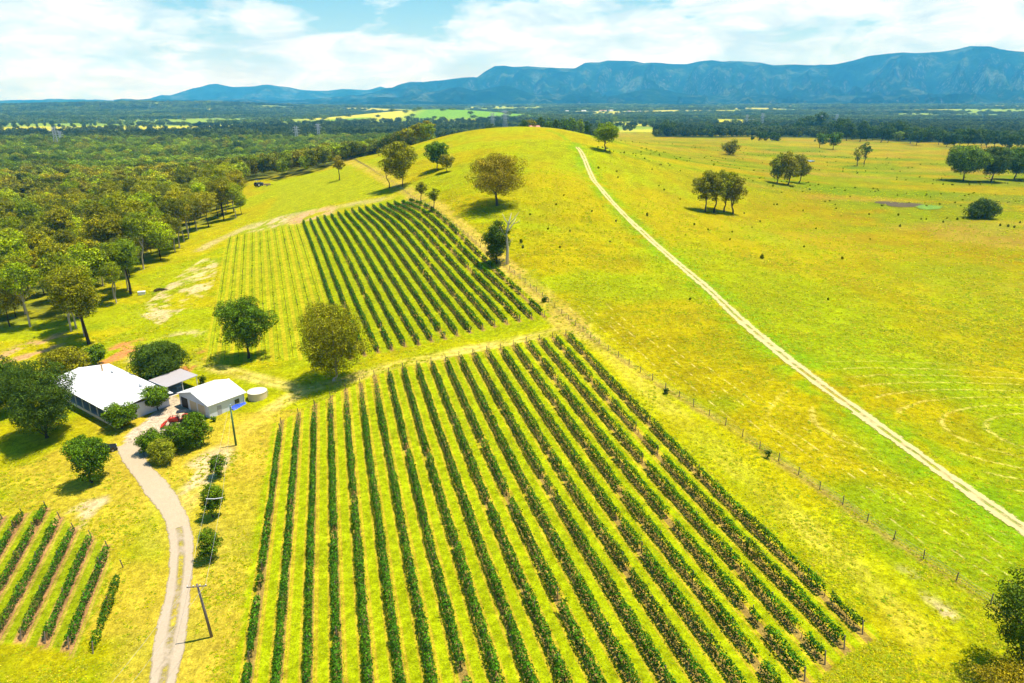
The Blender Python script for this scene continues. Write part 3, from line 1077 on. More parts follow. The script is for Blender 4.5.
def leaf_mat(name, cols, spread=.45, trans=.28, objvar=True, clump=.5, stands=0):
    m, t = new_mat(name)
    g = N(t, 'ShaderNodeNewGeometry')
    oi = N(t, 'ShaderNodeObjectInfo')
    c = N(t, 'ShaderNodeTexCoord')
    k = oi.outputs['Random'] if objvar else noise(t, g.outputs['Position'], .35, 3, .6)
    n_ = len(cols)
    base = ramp(t, k, [((i + .5) / n_ if not objvar else i / max(n_ - 1, 1), cc) for i, cc in enumerate(cols)])
    isl = ramp(t, g.outputs['Random Per Island'], [(0, 1 - spread), (.6, 1.0), (1, 1 + spread * 1.5)])
    base = mixrgb(t, 1.0, base, isl, 'MULTIPLY')
    cl = noise(t, c.outputs['Object'], clump, 3, .6)
    base = mixrgb(t, 1.0, base, ramp(t, cl, [(.3, (.62, .72, .8)), (.5, (1, 1, 1)), (.7, (1.5, 1.42, 1.0))]), 'MULTIPLY')
    if stands:      # stands of different kinds of tree over the country
        sd = noise(t, g.outputs['Position'], stands, 3, .6)
        base = mixrgb(t, 1.0, base, ramp(t, sd, [(.36, (.50, .58, .70)), (.5, (1, 1, 1)), (.62, (1.45, 1.4, .9))]), 'MULTIPLY')
    p = N(t, 'ShaderNodeBsdfPrincipled')
    p.inputs['Roughness'].default_value = .55
    p.inputs['Specular IOR Level'].default_value = .04
    t.links.new(base, p.inputs['Base Color'])
    tr = N(t, 'ShaderNodeBsdfTranslucent')
    t.links.new(mixrgb(t, 1.0, base, (1.3, 1.5, .6), 'MULTIPLY'), tr.inputs[0])
    x = N(t, 'ShaderNodeMixShader')
    x.inputs[0].default_value = trans
    t.links.new(p.outputs[0], x.inputs[1])
    t.links.new(tr.outputs[0], x.inputs[2])
    out(t, x.outputs[0])
    return m


m_bark = simple('grey_brown_bark', (.13, .09, .06), .9, .4, 6, bmp=.4)
m_bark_pale = simple('pale_gum_bark', (.42, .36, .29), .8, .3, 4, bmp=.3)
m_bark_dark = simple('dark_bark', (.045, .032, .022), .9, .4, 6, bmp=.4)
m_dead = simple('bleached_dead_wood', (.50, .46, .40), .85, .25, 5, bmp=.3)
m_post = simple('weathered_timber', (.20, .15, .11), .9, .35, 8, bmp=.3)
m_vine = leaf_mat('vine_leaves', [(.03, .11, .004), (.055, .155, .005), (.09, .19, .005)], .7, .28, False, .9)
m_vine_dry = leaf_mat('tired_vine_leaves', [(.028, .09, .006), (.05, .11, .006), (.13, .12, .015)], .5, .25, False, .7)
m_young = leaf_mat('young_vine_leaves', [(.07, .17, .012), (.10, .22, .012), (.14, .24, .012)], .4, .3, False, .9)


def row_foliage(k, th, s0, sp, lo, hi, per_m, size, hgt, half, dens, seed, dry=None, sparse_top=0.0):
    """leaves of one trellised row, local to its lower end"""
    L = hi - lo
    n = int(L * per_m)
    tt = rng.uniform(0, L, n)
    pres = fbm(tt / 2.6, np.full(n, seed * 3.7), seed, 3)
    vine = vnoise(tt / 1.5, np.full(n, seed * 1.3), seed + 9)
    keep = (pres > dens) & (rng.uniform(0, 1, n) < .55 + .6 * vine)
    if sparse_top:
        keep &= (rng.uniform(0, 1, n) < np.clip((L - tt) / sparse_top, .10, 1) ** 1.5)
    tt = tt[keep]
    vine = vine[keep]
    n = len(tt)
    ph = rng.uniform(-.75, math.pi + .75, n)
    rr = rng.uniform(.45, 1.1, n) ** .8 * (.68 + .45 * vine)
    shoot = rng.uniform(0, 1, n) < .06
    rr = np.where(shoot, rr * 1.5, rr)
    rr = rr * (.82 + .42 * vnoise(tt / .7, np.full(n, seed * 2.1), seed + 17))
    a = np.cos(ph) * rr * half
    zc = hgt * .56
    z = zc + np.sin(ph) * rr * hgt * .46
    z = np.maximum(z, .18)
    sx_, ty = s0 + sp * k, lo + tt
    wx, wy = xy(sx_ + a + .12 * (vnoise(tt / 6, np.zeros(n), seed + 4) - .5), ty, th)
    nrm = np.stack([np.cos(ph) * math.cos(th), np.cos(ph) * math.sin(th), np.sin(ph) * 1.1 + .25], 1) + rng.normal(size=(n, 3)) * .5
    bx, by = xy(sx_, lo, th)
    bz = zg(bx, by)
    gz = zr(wx, wy)
    C = np.stack([wx - bx, wy - by, gz - bz + z], 1)
    V, Fq = leaf_quads(C, nrm, size * rng.uniform(.65, 1.35, n), .8)
    mi = np.zeros(n, int)
    if dry is not None:
        mi = ((fbm((ty) / 7.0, np.full(n, k * 1.0), 71, 3) > dry) & (rng.uniform(0, 1, n) < .8)).astype(int)
    # woody stems, one to a vine
    tv = np.arange(.8, L - .5, 2.2)
    sxw, syw = xy(np.full(len(tv), sx_), lo + tv, th)
    sz = zr(sxw, syw)
    sv_, sf_, b = [], [], len(V)
    for i in range(len(tv)):
        x, y, z0 = sxw[i] - bx, syw[i] - by, sz[i] - bz
        for dx, dy in ((.035, 0), (0, .035)):
            sv_ += [(x - dx, y - dy, z0 - .05), (x + dx, y + dy, z0 - .05), (x + dx + .03, y + dy, z0 + .9), (x - dx + .03, y - dy, z0 + .9)]
            sf_.append((b, b + 1, b + 2, b + 3))
            b += 4
    V = np.concatenate([V, np.array(sv_)])
    Fq = np.concatenate([Fq, np.array(sf_)])
    mi = np.concatenate([mi, np.full(len(sf_), 2)])
    return V, Fq, mi, (bx, by, bz)


post_me = None


def add_post(root, x, y, z, bx, by, bz, h=1.75, lean=(0, 0), name='post', r=.06):
    global post_me
    if post_me is None:
        b = MB()
        b.tube([(0, 0, -.3), (0, 0, 1.0)], [1, .9], 6)
        o = b.build('post', m_post)
        post_me = o.data
    else:
        o = bpy.data.objects.new(name, post_me)
        COL.objects.link(o)
    o.name = name
    o.parent = root
    o.location = (x - bx, y - by, z - bz)
    o.scale = (r, r, h)
    o.rotation_euler = (lean[1], lean[0], 0)
    return o


ORD = ['first', 'second', 'third', 'fourth', 'fifth', 'sixth', 'seventh', 'eighth', 'ninth', 'tenth', 'eleventh', 'twelfth', 'thirteenth', 'fourteenth',
       'fifteenth', 'sixteenth', 'seventeenth', 'eighteenth', 'nineteenth', 'twentieth', 'twenty-first']


def vine_row(k, th, s0, sp, lo, hi, label, group, per_m, size, hgt, half, dens, seed, mats, dry=None, sparse=0.0, post_step=8.0, ends=True, name='vine_row'):
    V, Fq, mi, (bx, by, bz) = row_foliage(k, th, s0, sp, lo, hi, per_m, size, hgt, half, dens, seed, dry, sparse)
    root = thing(name, label, 'vine row', (bx, by, bz), 0, group)
    mesh_obj('foliage', V, Fq, mats, root, False, mi)
    if ends:
        for t_, ln in ((hi + .5, -.22), (lo - .5, .22)):
            x, y = xy(s0 + sp * k, t_, th)
            add_post(root, x, y, zg(x, y), bx, by, bz, 1.45, (0, -ln), 'end_post', .075)
    for t_ in np.arange(lo + post_step, hi - 3, post_step):
        x, y = xy(s0 + sp * k, t_, th)
        add_post(root, x, y, zg(x, y), bx, by, bz, 1.75)
    return root


for k, lo, hi in NEAR:
    right = 20 - k
    if right <= 9:
        where = ('green vine row closest to the wire fence, outermost of the large near block' if right == 0 else
                 'green vine row in the large near block, %s in from the wire fence' % ORD[right])
    else:
        where = ('dark green vine row on the driveway edge of the large near block' if k == 0 else
                 'green vine row in the large near block, %s in from the driveway side' % ORD[k])
    vine_row(k, TH1, S1, 3.0, lo, hi, where, 'vine rows of the large near block', 150, .22, 1.58, 0.42 if k < 3 else .46,
             .24 if right > 3 else .32, 100 + k, [m_vine, m_vine_dry, m_bark_dark], .56 if right < 3 else (.66 if k > 8 else .78), (9 if k < 4 else 16 if k < 7 else 3), 8.0)
for k, lo, hi in UPPER:
    right = 15 - k
    where = ('sparse broken vine row beside the straw lane, outermost of the upper block' if right == 0 else
             'green vine row in the upper block, %s in from the straw lane' % ORD[right] if right < 9 else
             'dense green vine row of the upper block next to the young vines' if k == 0 else
             'green vine row in the upper block, %s in from the young vine rows' % ORD[k])
    vine_row(k, TH2, S2, 3.0, lo, hi, where, 'vine rows of the upper block', 60, .36, 1.45, .42, .46 if right == 0 else .30 if right < 4 else .26, 200 + k,
             [m_vine, m_vine_dry, m_bark_dark], .58 if right < 3 else .70, 3, 14.0)
for k, lo, hi in YOUNG:
    i = -k
    where = ('thin row of young vines right beside the dense upper block' if i == 1 else 'thin row of low young vines nearest the sandy clearing' if i == 10 else
             'thin row of low young vines, %s out from the dense upper block' % ORD[i - 1])
    vine_row(k, TH2, S2, 3.0, lo, hi, where, 'rows of young vines', 3.5, .36, .40, .36, .50, 300 + i, [m_young, m_young, m_bark_dark], None, 2, 40.0, False)
for i, lo, hi in SMALL:
    where = ('vine row of the small block nearest the gravel drive' if i == 0 else 'vine row of the small block by the drive, %s in from the drive' % ORD[i] if i < 7 else
             'short vine row at the far corner of the small block' if i == 8 else 'vine row beside the short corner row of the small block')
    vine_row(i, TH3, S3, SP3, lo, hi, where, 'vine rows of the small block by the drive', 130, .22, 1.35, .48, .28, 400 + i, [m_vine, m_vine_dry, m_bark_dark], .62, .6, 7.0)

# ------------------------------------------------------------------ trees
M_OLIVE = leaf_mat('olive_gum_leaves', [(.23, .225, .005), (.25, .225, .005), (.21, .235, .005)], .65, .2, True, .45)
M_FOREST = leaf_mat('mixed_forest_leaves', [(.26, .245, .005), (.22, .22, .005), (.28, .24, .006), (.25, .30, .004), (.20, .24, .005), (.32, .40, .004), (.29, .25, .005), (.12, .14, .005), (.21, .19, .004)], .6, .20, True, .4, .018)
M_GREEN = leaf_mat('green_leaves', [(.085, .165, .005), (.125, .20, .006)], .7, .2, True, .5)
M_BRIGHT = leaf_mat('bright_green_leaves', [(.17, .24, .008), (.21, .27, .010)], .45, .3, True, .5)
M_RUST = leaf_mat('rusty_brown_leaves', [(.29, .235, .008), (.31, .24, .010)], .65, .22, True, .45)
M_DARK = leaf_mat('dark_green_leaves', [(.055, .105, .007), (.075, .12, .008)], .5, .2, True, .45)
M_FAR = leaf_mat('cloud_shaded_wood_leaves', [(.035, .06, .008), (.055, .08, .010), (.10, .13, .010), (.045, .065, .010), (.14, .19, .010)], .45, .15, True, .1, .005)  # dark greens with the cloud shade of the middle-distance woods painted in
M_VALLEY = leaf_mat('valley_forest_leaves', [(.19, .27, .006), (.10, .16, .006), (.30, .38, .004), (.14, .19, .006), (.25, .25, .006), (.07, .11, .008), (.22, .32, .005)], .5, .2, True, .4, .011)
M_FAR2 = leaf_mat('far_wood_leaves', [(.06, .10, .012), (.09, .14, .014), (.16, .22, .02), (.07, .10, .014), (.13, .16, .02)], .45, .15, True, .1, .0025)
M_YELLOW = leaf_mat('yellow_green_leaves', [(.24, .26, .015), (.26, .28, .015)], .4, .3, True, .8)


def tree_shapes(seed, H, W, trunk_frac=.26, nclump=46, per=75, leaf=.5, tr=.02, nlimb=9, top_heavy=.12, shell=.5, flat=.72, cr=(.12, .22), lean=0.0, stems=1):
    """(trunk MB, crown verts, crown faces) of one tree with its base at the origin"""
    r = np.random.default_rng(seed)
    zb = H * trunk_frac
    cz = (zb + H) / 2
    rz = (H - zb) / 2 * .88
    rx = W / 2 * .76
    cs = []
    tries = 0
    while len(cs) < nclump and tries < 6000:
        tries += 1
        d = r.normal(size=3)
        d /= np.linalg.norm(d)
        q_ = shell + (1 - shell) * r.uniform() ** .6
        az_ = math.atan2(d[1], d[0])
        wob = 1 + (.20 * math.sin(3 * az_ + seed) + .16 * math.sin(2 * az_ + seed * 1.7)) * (1 - .6 * abs(d[2])) + .12 * r.normal()
        c = np.array((d[0] * rx * wob * q_, d[1] * rx * wob * q_, cz + d[2] * rz * q_))
        c[:2] *= 1 + top_heavy * (c[2] - cz) / rz
        rc = W * r.uniform(*cr)
        if all(np.linalg.norm((c - e[0]) / np.array((1, 1, .8))) > .60 * (rc + e[1]) * .8 for e in cs):
            cs.append((c, rc))
    cs += [(np.array((r.normal() * rx * .3, r.normal() * rx * .3, cz + r.normal() * rz * .3)), W * .2) for _ in range(4)]
    off = np.array((lean * H, 0, 0))
    CC, NN = [], []
    for c, rc in cs:
        n = max(6, int(per * (rc / (W * .19)) ** 2 * r.uniform(.6, 1.25)))
        d = r.normal(size=(n, 3))
        d[:, 2] += .35
        d = unit(d)
        q_ = r.uniform(.2, 1.0, n)[:, None] ** .35 * 1.05
        P_ = c + off * (c[2] / H) + d * q_ * rc * np.array((1, 1, flat))
        CC.append(P_)
        NN.append(d + r.normal(size=(n, 3)) * .36 + np.array((0, 0, .3)))
    C = np.concatenate(CC)
    Nn = np.concatenate(NN)
    V, Fq = leaf_quads(C, Nn, leaf * r.uniform(.65, 1.35, len(C)), .7)
    mb = MB()
    R0 = max(.05, H * tr)
    for s_ in range(stems):
        bx = 0 if stems == 1 else r.normal() * W * .12
        by = 0 if stems == 1 else r.normal() * W * .12
        fk = np.array((bx * 1.2 + lean * H * trunk_frac + r.normal() * .02 * H, by * 1.2 + r.normal() * .02 * H, zb * r.uniform(.75, 1.0)))
        topp = np.array((fk[0] * 1.1 + off[0] * .6, fk[1] * 1.1, cz + rz * .35))
        k_ = 1.0 if stems == 1 else .6
        mb.tube([(bx, by, -.35), (bx, by, .15), (bx * .9 + fk[0] * .1 + .1 * r.normal(), by, zb * .45), fk, (fk + topp) / 2 + r.normal(size=3) * .03 * H, topp],
                [R0 * 1.45 * k_, R0 * 1.1 * k_, R0 * .9 * k_, R0 * .75 * k_, R0 * .45 * k_, R0 * .12], 7)
        sel = r.permutation(len(cs))[:max(3, nlimb // stems)]
        for j in sel:
            c = cs[j][0] + off * (cs[j][0][2] / H)
            a = fk + (topp - fk) * r.uniform(0, .55)
            mid = a * .5 + c * .5 + np.array((0, 0, -.06 * H * r.uniform(-.3, 1)))
            mb.tube([a, mid, c], [R0 * .42 * k_, R0 * .27 * k_, R0 * .08], 5, cap=False)
    return mb, V, Fq


def build_tree(name, label, cat, base, H, W, leafmat, bark, seed, group=None, **kw):
    mb, V, Fq = tree_shapes(seed, H, W, **kw)
    root = thing(name, label, cat, base, 0, group)
    mb.build('trunk', bark, root, True)
    mesh_obj('crown', V, Fq, [leafmat], root)
    return root


def px_tree(name, label, px, py, top, wpx, leafmat, bark=None, seed=1, cat='tree', group=None, leafpx=1.7, per=90, dens=1.0, dx=0, **kw):
    b = survey([(px, py)])[0]
    b[2] = zg(b[0], b[1])
    H = height_to(b, top)
    dep = project((b[0], b[1], b[2] + H / 2))[2]
    W = wpx * dep / F_PX
    leaf = max(.16, .92 * leafpx * dep / F_PX)
    kw.setdefault('nclump', 46)
    # enough leaves to cover the crown at this leaf size
    kw['per'] = int(np.clip(dens * 15 * (W * .19 / leaf) ** 2, 20, 900))
    kw['leaf'] = leaf
    return build_tree(name, label, cat, tuple(b), H, W, leafmat, bark or m_bark, seed, group, **kw)


px_tree('oak_tree', 'broad spreading tree with rusty brown crown alone on the hill slope', 497, 205, 153, 66, M_RUST, m_bark_dark, 14, trunk_frac=.2, nclump=46, nlimb=18, tr=.028, cr=(.09, .17), leafpx=1.3, shell=.6, top_heavy=.05)
px_tree('gum_tree', 'olive gum with two pale trunks beside the lane above the upper block', 400, 187, 141, 38, M_OLIVE, m_bark, 12, trunk_frac=.22, nclump=34, stems=2, leafpx=1.5)
px_tree('gum_tree', 'small brown crowned tree standing alone on the mown upper plot', 339.5, 180, 156, 13, M_RUST, m_bark_dark, 13, trunk_frac=.42, nclump=20, leafpx=1.4)
px_tree('leafy_tree', 'fresh green leafy tree on the hillside near the woodland tip', 437, 170, 141, 25, M_GREEN, m_bark, 14, trunk_frac=.2, nclump=34, leafpx=1.5)
px_tree('gum_tree', 'small brownish tree touching the fresh green tree on the hillside', 446.5, 172, 155, 17, M_OLIVE, m_bark, 15, trunk_frac=.3, nclump=22, leafpx=1.4)
px_tree('young_tree', 'small bushy tree at the top corner of the upper block, nearer the woods', 421, 201, 181, 13, M_OLIVE, m_bark, 16, trunk_frac=.35, nclump=20, leafpx=1.4)
px_tree('young_tree', 'small round tree at the top corner of the upper block, beside the straw lane', 434, 210, 187, 13.5, M_OLIVE, m_bark, 17, trunk_frac=.35, nclump=20, leafpx=1.4)
px_tree('gum_tree', 'dark dense tree beside the bleached dead trunk on the fence line', 497, 263, 219, 29, M_DARK, m_bark_dark, 18, trunk_frac=.03, nclump=44, leafpx=1.5)
px_tree('gum_tree', 'bright leafy tree behind the white shed, shading the grass', 249, 358, 295, 57, M_GREEN, m_bark_dark, 19, trunk_frac=.16, nclump=58, nlimb=16, tr=.022, cr=(.08, .16), leafpx=1.6)
px_tree('gum_tree', 'large rounded olive gum between the two vine blocks', 334, 380, 299, 73, M_OLIVE, m_bark_pale, 20, trunk_frac=.06, nclump=70, nlimb=10, tr=.018, cr=(.09, .17), leafpx=1.5, shell=.62, top_heavy=.0)
px_tree('leafy_tree', 'yellow green tree alone beside the hill track near the crest', 605, 151, 122, 29, M_BRIGHT, m_bark, 22, trunk_frac=.24, nclump=34, leafpx=1.4, tr=.03, cr=(.09, .18))
# grove on the paddock and others to the east
for i, (x, y, tp, wd) in enumerate([(705, 212, 169, 27), (714, 213, 167, 26), (724, 212, 170, 26), (733, 214, 170, 25)]):
    px_tree('paddock_gum', ['olive gum on the outer west end of the paddock grove', 'tall olive gum second from the west end of the paddock grove', 'olive gum second from the east end of the paddock grove', 'olive gum on the east end of the paddock grove'][i],
            x, y, tp, wd, M_OLIVE, m_bark_dark, 30 + i, group='gums of the paddock grove', trunk_frac=.2, nclump=36, leafpx=1.4, cr=(.1, .2))
for i, (x, y, tp, wd) in enumerate([(777, 183, 152, 19), (788, 185, 149, 22), (799, 183, 152, 19)]):
    px_tree('paddock_gum', ['dark gum at the west side of the upright clump of three', 'tall middle gum of the upright clump of three', 'dark gum at the east side of the upright clump of three'][i],
            x, y, tp, wd, M_OLIVE, m_bark_dark, 40 + i, group='upright clump of three gums', trunk_frac=.1, nclump=34, leafpx=1.5)
px_tree('bushy_tree', 'low brown and green bushy tree beyond the paddock grove', 731, 155, 139, 17, M_OLIVE, m_bark, 45, trunk_frac=.05, nclump=24, leafpx=1.4)
px_tree('dark_tree', 'dark round tree with short trunks out past the yellow green tree', 667, 137, 121, 17, M_DARK, m_bark_dark, 46, trunk_frac=.2, nclump=28, leafpx=1.3)
px_tree('dark_tree', 'dark small tree of a pair in the far paddock, the taller one', 708, 134, 124, 9, M_DARK, m_bark_dark, 47, trunk_frac=.2, nclump=18, leafpx=1.3)
px_tree('dark_tree', 'dark small tree of a pair in the far paddock, the lower one', 712, 138, 128, 8, M_DARK, m_bark_dark, 48, trunk_frac=.2, nclump=18, leafpx=1.3)
px_tree('round_tree', 'green round tree of a pair near the pond, the smaller one', 819.5, 148, 133, 13, M_GREEN, m_bark_dark, 49, trunk_frac=.22, nclump=26, leafpx=1.3)
px_tree('round_tree', 'green round tree of a pair near the pond, the larger one', 833, 149.5, 132, 15, M_GREEN, m_bark_dark, 50, trunk_frac=.25, nclump=28, leafpx=1.3)
px_tree('ragged_tree', 'ragged half bare tree beside the rushes in the east paddock', 857, 166, 145, 12, M_OLIVE, m_bark_dark, 51, trunk_frac=.2, nclump=16, leafpx=1.3)
px_tree('ragged_tree', 'dark narrow tree leaning against the ragged half bare tree', 864, 164, 142, 12, M_DARK, m_bark_dark, 52, trunk_frac=.25, nclump=18, leafpx=1.3)
for i, (x, y, tp, wd) in enumerate([(963, 181, 147, 38), (991, 182, 146, 30), (1014, 180, 147, 32), (1040, 180, 148, 30)]):
    px_tree('fig_tree', ['broad dark green tree on its own trunk at the west end of the paddock row', 'dense dark green tree in the middle of the paddock row of broad trees', 'dark green tree right after the dense middle tree of the paddock row', 'broad dark green tree beyond the end of the paddock row'][i],
            x, y, tp, wd, M_GREEN if i != 1 else M_DARK, m_bark_dark, 55 + i, group='broad dark trees in the east paddock', trunk_frac=.18 if i else .25, nclump=50, leafpx=1.4, shell=.7)
px_tree('round_bush', 'dense dark round bush alone on the east paddock', 981, 218, 199, 28, M_DARK, m_bark_dark, 60, cat='bush', trunk_frac=.0, nclump=44, leafpx=1.4, shell=.75, top_heavy=-.1)
px_tree('round_tree', 'tiny bright round tree in front of the dark treeline', 898, 142, 131, 11, M_BRIGHT, m_bark_dark, 61, trunk_frac=.15, nclump=20, leafpx=1.3)
far_singles = [(756.5, 130.5, 121, 9, 'dark tree on the far paddock, west of three'), (799, 133.5, 121, 16, 'wide dark clumped tree standing before the far treeline'), (774.5, 131.8, 123, 9, 'dark tree in the far paddock above the low hedge'),
               (749.5, 127, 122, 6, 'tiny dark shrub tree touching a dark tree in the far paddock'), (732, 127.5, 122.3, 4, 'smallest lone tree in the far paddock'), (810.5, 133, 126, 5, 'thin small tree beside the wide dark clumped tree'),
               (752, 140.5, 136, 4, 'small shrub at the west end of the low far hedge')]
for i, (x, y, tp, wd, lb) in enumerate(far_singles):
    px_tree('far_paddock_tree', lb, x, y, tp, wd, M_DARK, m_bark_dark, 62 + i, trunk_frac=.12, nclump=18, leafpx=1.2)
for i, x in enumerate((760, 766, 772, 777)):
    px_tree('hedge_bush', ['low dark bush at the west end of the far hedge', 'tallest low dark bush of the far hedge', 'low dark bush in the east half of the far hedge', 'small dark bush at the east end of the far hedge'][i],
            x, 141, 132 - (i == 1) + (i == 3) * 2, 9, M_DARK, m_bark_dark, 72 + i, cat='bush', group='bushes of the low far hedge', trunk_frac=.0, nclump=18, leafpx=1.2)
# dark treeline at the back of the east paddock
rr_ = random.Random(3)
xs = []
x = 806
while x < 1040:
    xs.append(x)
    x += rr_.uniform(5.5, 8.5)
for i, x in enumerate(xs):
    f = (x - 806) / 220.0
    y = 136 + 14 * f ** 1.1 + rr_.uniform(-2.5, 3)
    if x < 822:
        y = 132
    tp = y - rr_.uniform(14, 22)
    px_tree('treeline_tree', 'dark tree in the dark treeline closing off the east paddock', x, y, tp, rr_.uniform(11, 17), M_DARK, m_bark_dark, 80 + i, group='dark treeline of the east paddock', trunk_frac=.12, nclump=24, leafpx=1.3)
# trees just over the crest of the hill
for i, (x, y, tp, wd, mt) in enumerate([(524, 131, 120, 12, M_DARK), (531, 131, 118, 12, M_OLIVE), (540, 131, 117, 13, M_DARK), (549, 131, 118.5, 11, M_GREEN), (556, 131, 119, 10, M_DARK), (565, 131, 117, 12, M_GREEN), (573, 131, 116, 11, M_GREEN), (581, 131.5, 117.5, 10, M_BRIGHT),
                                        (587.5, 131, 119.5, 7, M_DARK), (491, 130.5, 123.5, 10, M_DARK), (598, 127, 119, 7, M_BRIGHT), (604, 126, 117, 8, M_GREEN), (615, 126, 116, 9, M_BRIGHT), (624, 126, 117, 8, M_GREEN), (636, 125.5, 114, 14, M_DARK), (652, 125.5, 116, 9, M_GREEN), (664, 124.5, 115, 12, M_DARK), (680, 124.5, 115.5, 9, M_DARK)]):
    b = survey([(x, 140 if x < 592 else y)])[0] if x >= 592 else None
    if b is None:
        az_ = (x - CX) / F_PX / 1.05
        yy = 640.0 + 17 * (i % 4)
        b = np.array((az_ * yy, yy, 0.0))
    b[2] = zg(b[0], b[1])
    H = height_to(b, tp)
    dep = project((b[0], b[1], b[2] + H))[2]
    hue_ = {M_DARK: 'dark green', M_OLIVE: 'brownish olive', M_GREEN: 'mid green', M_BRIGHT: 'pale bright green'}[mt]
    if x < 592:
        lb_, gp_ = '%s tree beyond the hill crest, showing over the grass skyline' % hue_, '%s trees beyond the hill crest' % hue_
    else:
        lb_, gp_ = '%s tree on the far side of the paddock, east of the crest' % hue_, '%s trees on the far side of the paddock' % hue_
    build_tree('crest_tree', lb_, 'tree', tuple(b), H, wd * dep / F_PX, mt, m_bark_dark, 130 + i, gp_, trunk_frac=.15, nclump=26, per=34, leaf=1.1)
# garden trees and shrubs
G = [('garden_tree', 'large dark drooping tree at the west end of the farmhouse', 47, 437, 361, 72, M_DARK, 150, dict(trunk_frac=.02, nclump=84, cr=(.11, .17), leafpx=1.6)),
     ('garden_tree', 'dark tree on the picture edge behind the large garden tree', 14, 412, 356, 40, M_DARK, 151, dict(trunk_frac=.05, nclump=50, leafpx=1.6)),
     ('garden_tree', 'dark shrubby tree out on the picture edge west of the farmhouse', -8, 420, 358, 36, M_DARK, 152, dict(trunk_frac=.05, nclump=44, leafpx=1.6)),
     ('garden_tree', 'olive spreading tree against the back of the farmhouse roof', 68, 380, 349, 42, M_OLIVE, 153, dict(trunk_frac=.1, nclump=50, leafpx=1.6)),
     ('garden_tree', 'lighter green tree behind the white utility, north of the farmhouse', 97, 366, 345, 26, M_GREEN, 154, dict(trunk_frac=.2, nclump=36, leafpx=1.6)),
     ('round_bush', 'dense round dark bush behind the carport', 161, 378, 344, 46, M_DARK, 155, dict(trunk_frac=.0, nclump=70, leafpx=1.5, shell=.75)),
     ('garden_tree', 'round clipped tree at the verandah corner of the farmhouse', 122, 428, 403, 28, M_GREEN, 156, dict(trunk_frac=.06, nclump=46, leafpx=1.5, shell=.7)),
     ('garden_tree', 'bright round tree on a bare trunk between farmhouse and shed', 158, 410, 386, 29, M_GREEN, 157, dict(trunk_frac=.22, nclump=44, leafpx=1.5)),
     ('garden_bush', 'tall dark bush in front of the white shed', 196, 446, 413, 30, M_GREEN, 158, dict(trunk_frac=.0, nclump=54, leafpx=1.5, shell=.7)),
     ('garden_bush', 'dark bush in the middle of the hedge before the tractor', 176, 449, 425, 30, M_GREEN, 159, dict(trunk_frac=.0, nclump=46, leafpx=1.5, shell=.7)),
     ('garden_bush', 'loose grey green bush at the drive end of the hedge', 152, 452, 431, 26, M_GREEN, 160, dict(trunk_frac=.0, nclump=40, leafpx=1.5)),
     ('garden_bush', 'yellow green bush in front of the garden hedge', 164, 461, 440, 27, M_YELLOW, 161, dict(trunk_frac=.0, nclump=46, leafpx=1.5, shell=.7)),
     ('garden_tree', 'loose leafy tree over the parked dark car on the lawn', 92, 482, 433, 43, M_GREEN, 162, dict(trunk_frac=.06, nclump=52, cr=(.11, .17), leafpx=1.6)),
     ('roadside_shrub', 'small upright shrub nearest the shed along the drive', 218, 477, 454, 18, M_GREEN, 163, dict(trunk_frac=.08, nclump=28, leafpx=1.5)),
     ('roadside_shrub', 'leafy shrub under the wires, middle of three along the drive', 213, 517, 483, 27, M_GREEN, 164, dict(trunk_frac=.08, nclump=34, leafpx=1.5)),
     ('roadside_shrub', 'low open shrub nearest the near utility pole along the drive', 211, 559, 529, 27, M_GREEN, 165, dict(trunk_frac=.1, nclump=30, leafpx=1.5)),
     ('garden_bush', 'small low bush at the corner of the white shed', 214, 421, 416, 6, M_GREEN, 166, dict(trunk_frac=.0, nclump=14, leafpx=1.4)),
     ('garden_bush', 'small dark bush at the back corner of the carport', 203, 383, 375, 9, M_DARK, 167, dict(trunk_frac=.0, nclump=16, leafpx=1.4)),
     ('garden_bush', 'tiny dark bush on the fence line beside the near block', 666, 393, 387, 6, M_DARK, 168, dict(trunk_frac=.0, nclump=12, leafpx=1.4)),
     ('garden_bush', 'small dark fence bush farther down beside the near block', 768, 457, 449, 8, M_DARK, 169, dict(trunk_frac=.0, nclump=12, leafpx=1.4)),
     ('garden_bush', 'dark low bush in the fence above the track corner', 545, 302, 296, 8, M_DARK, 170, dict(trunk_frac=.0, nclump=12, leafpx=1.4))]
for nm_, lb, x, y, tp, wd, mt, sd, kw in G:
    px_tree(nm_, lb, x, y, tp, wd, mt, m_bark_dark, sd, cat='bush' if 'bush' in nm_ or 'shrub' in nm_ else 'tree', **kw)
# corner trees beside the camera, bottom of the picture
bx_, by_ = 46.5, 49.0
build_tree('corner_tree', 'tall dark tree in the near corner beyond the last fence post', 'tree', (bx_, by_, zg(bx_, by_)), 12.0, 8.0, M_DARK, m_bark_dark, 180, None, trunk_frac=.1, nclump=80, per=420, leaf=.20, cr=(.09, .16))
bx_, by_ = 43.0, 45.0
build_tree('corner_tree', 'rust brown bushy tree in the near corner under the dark tree', 'tree', (bx_, by_, zg(bx_, by_)), 5.2, 7.5, M_RUST, m_bark, 181, None, trunk_frac=.12, nclump=64, per=480, leaf=.15, cr=(.10, .16))

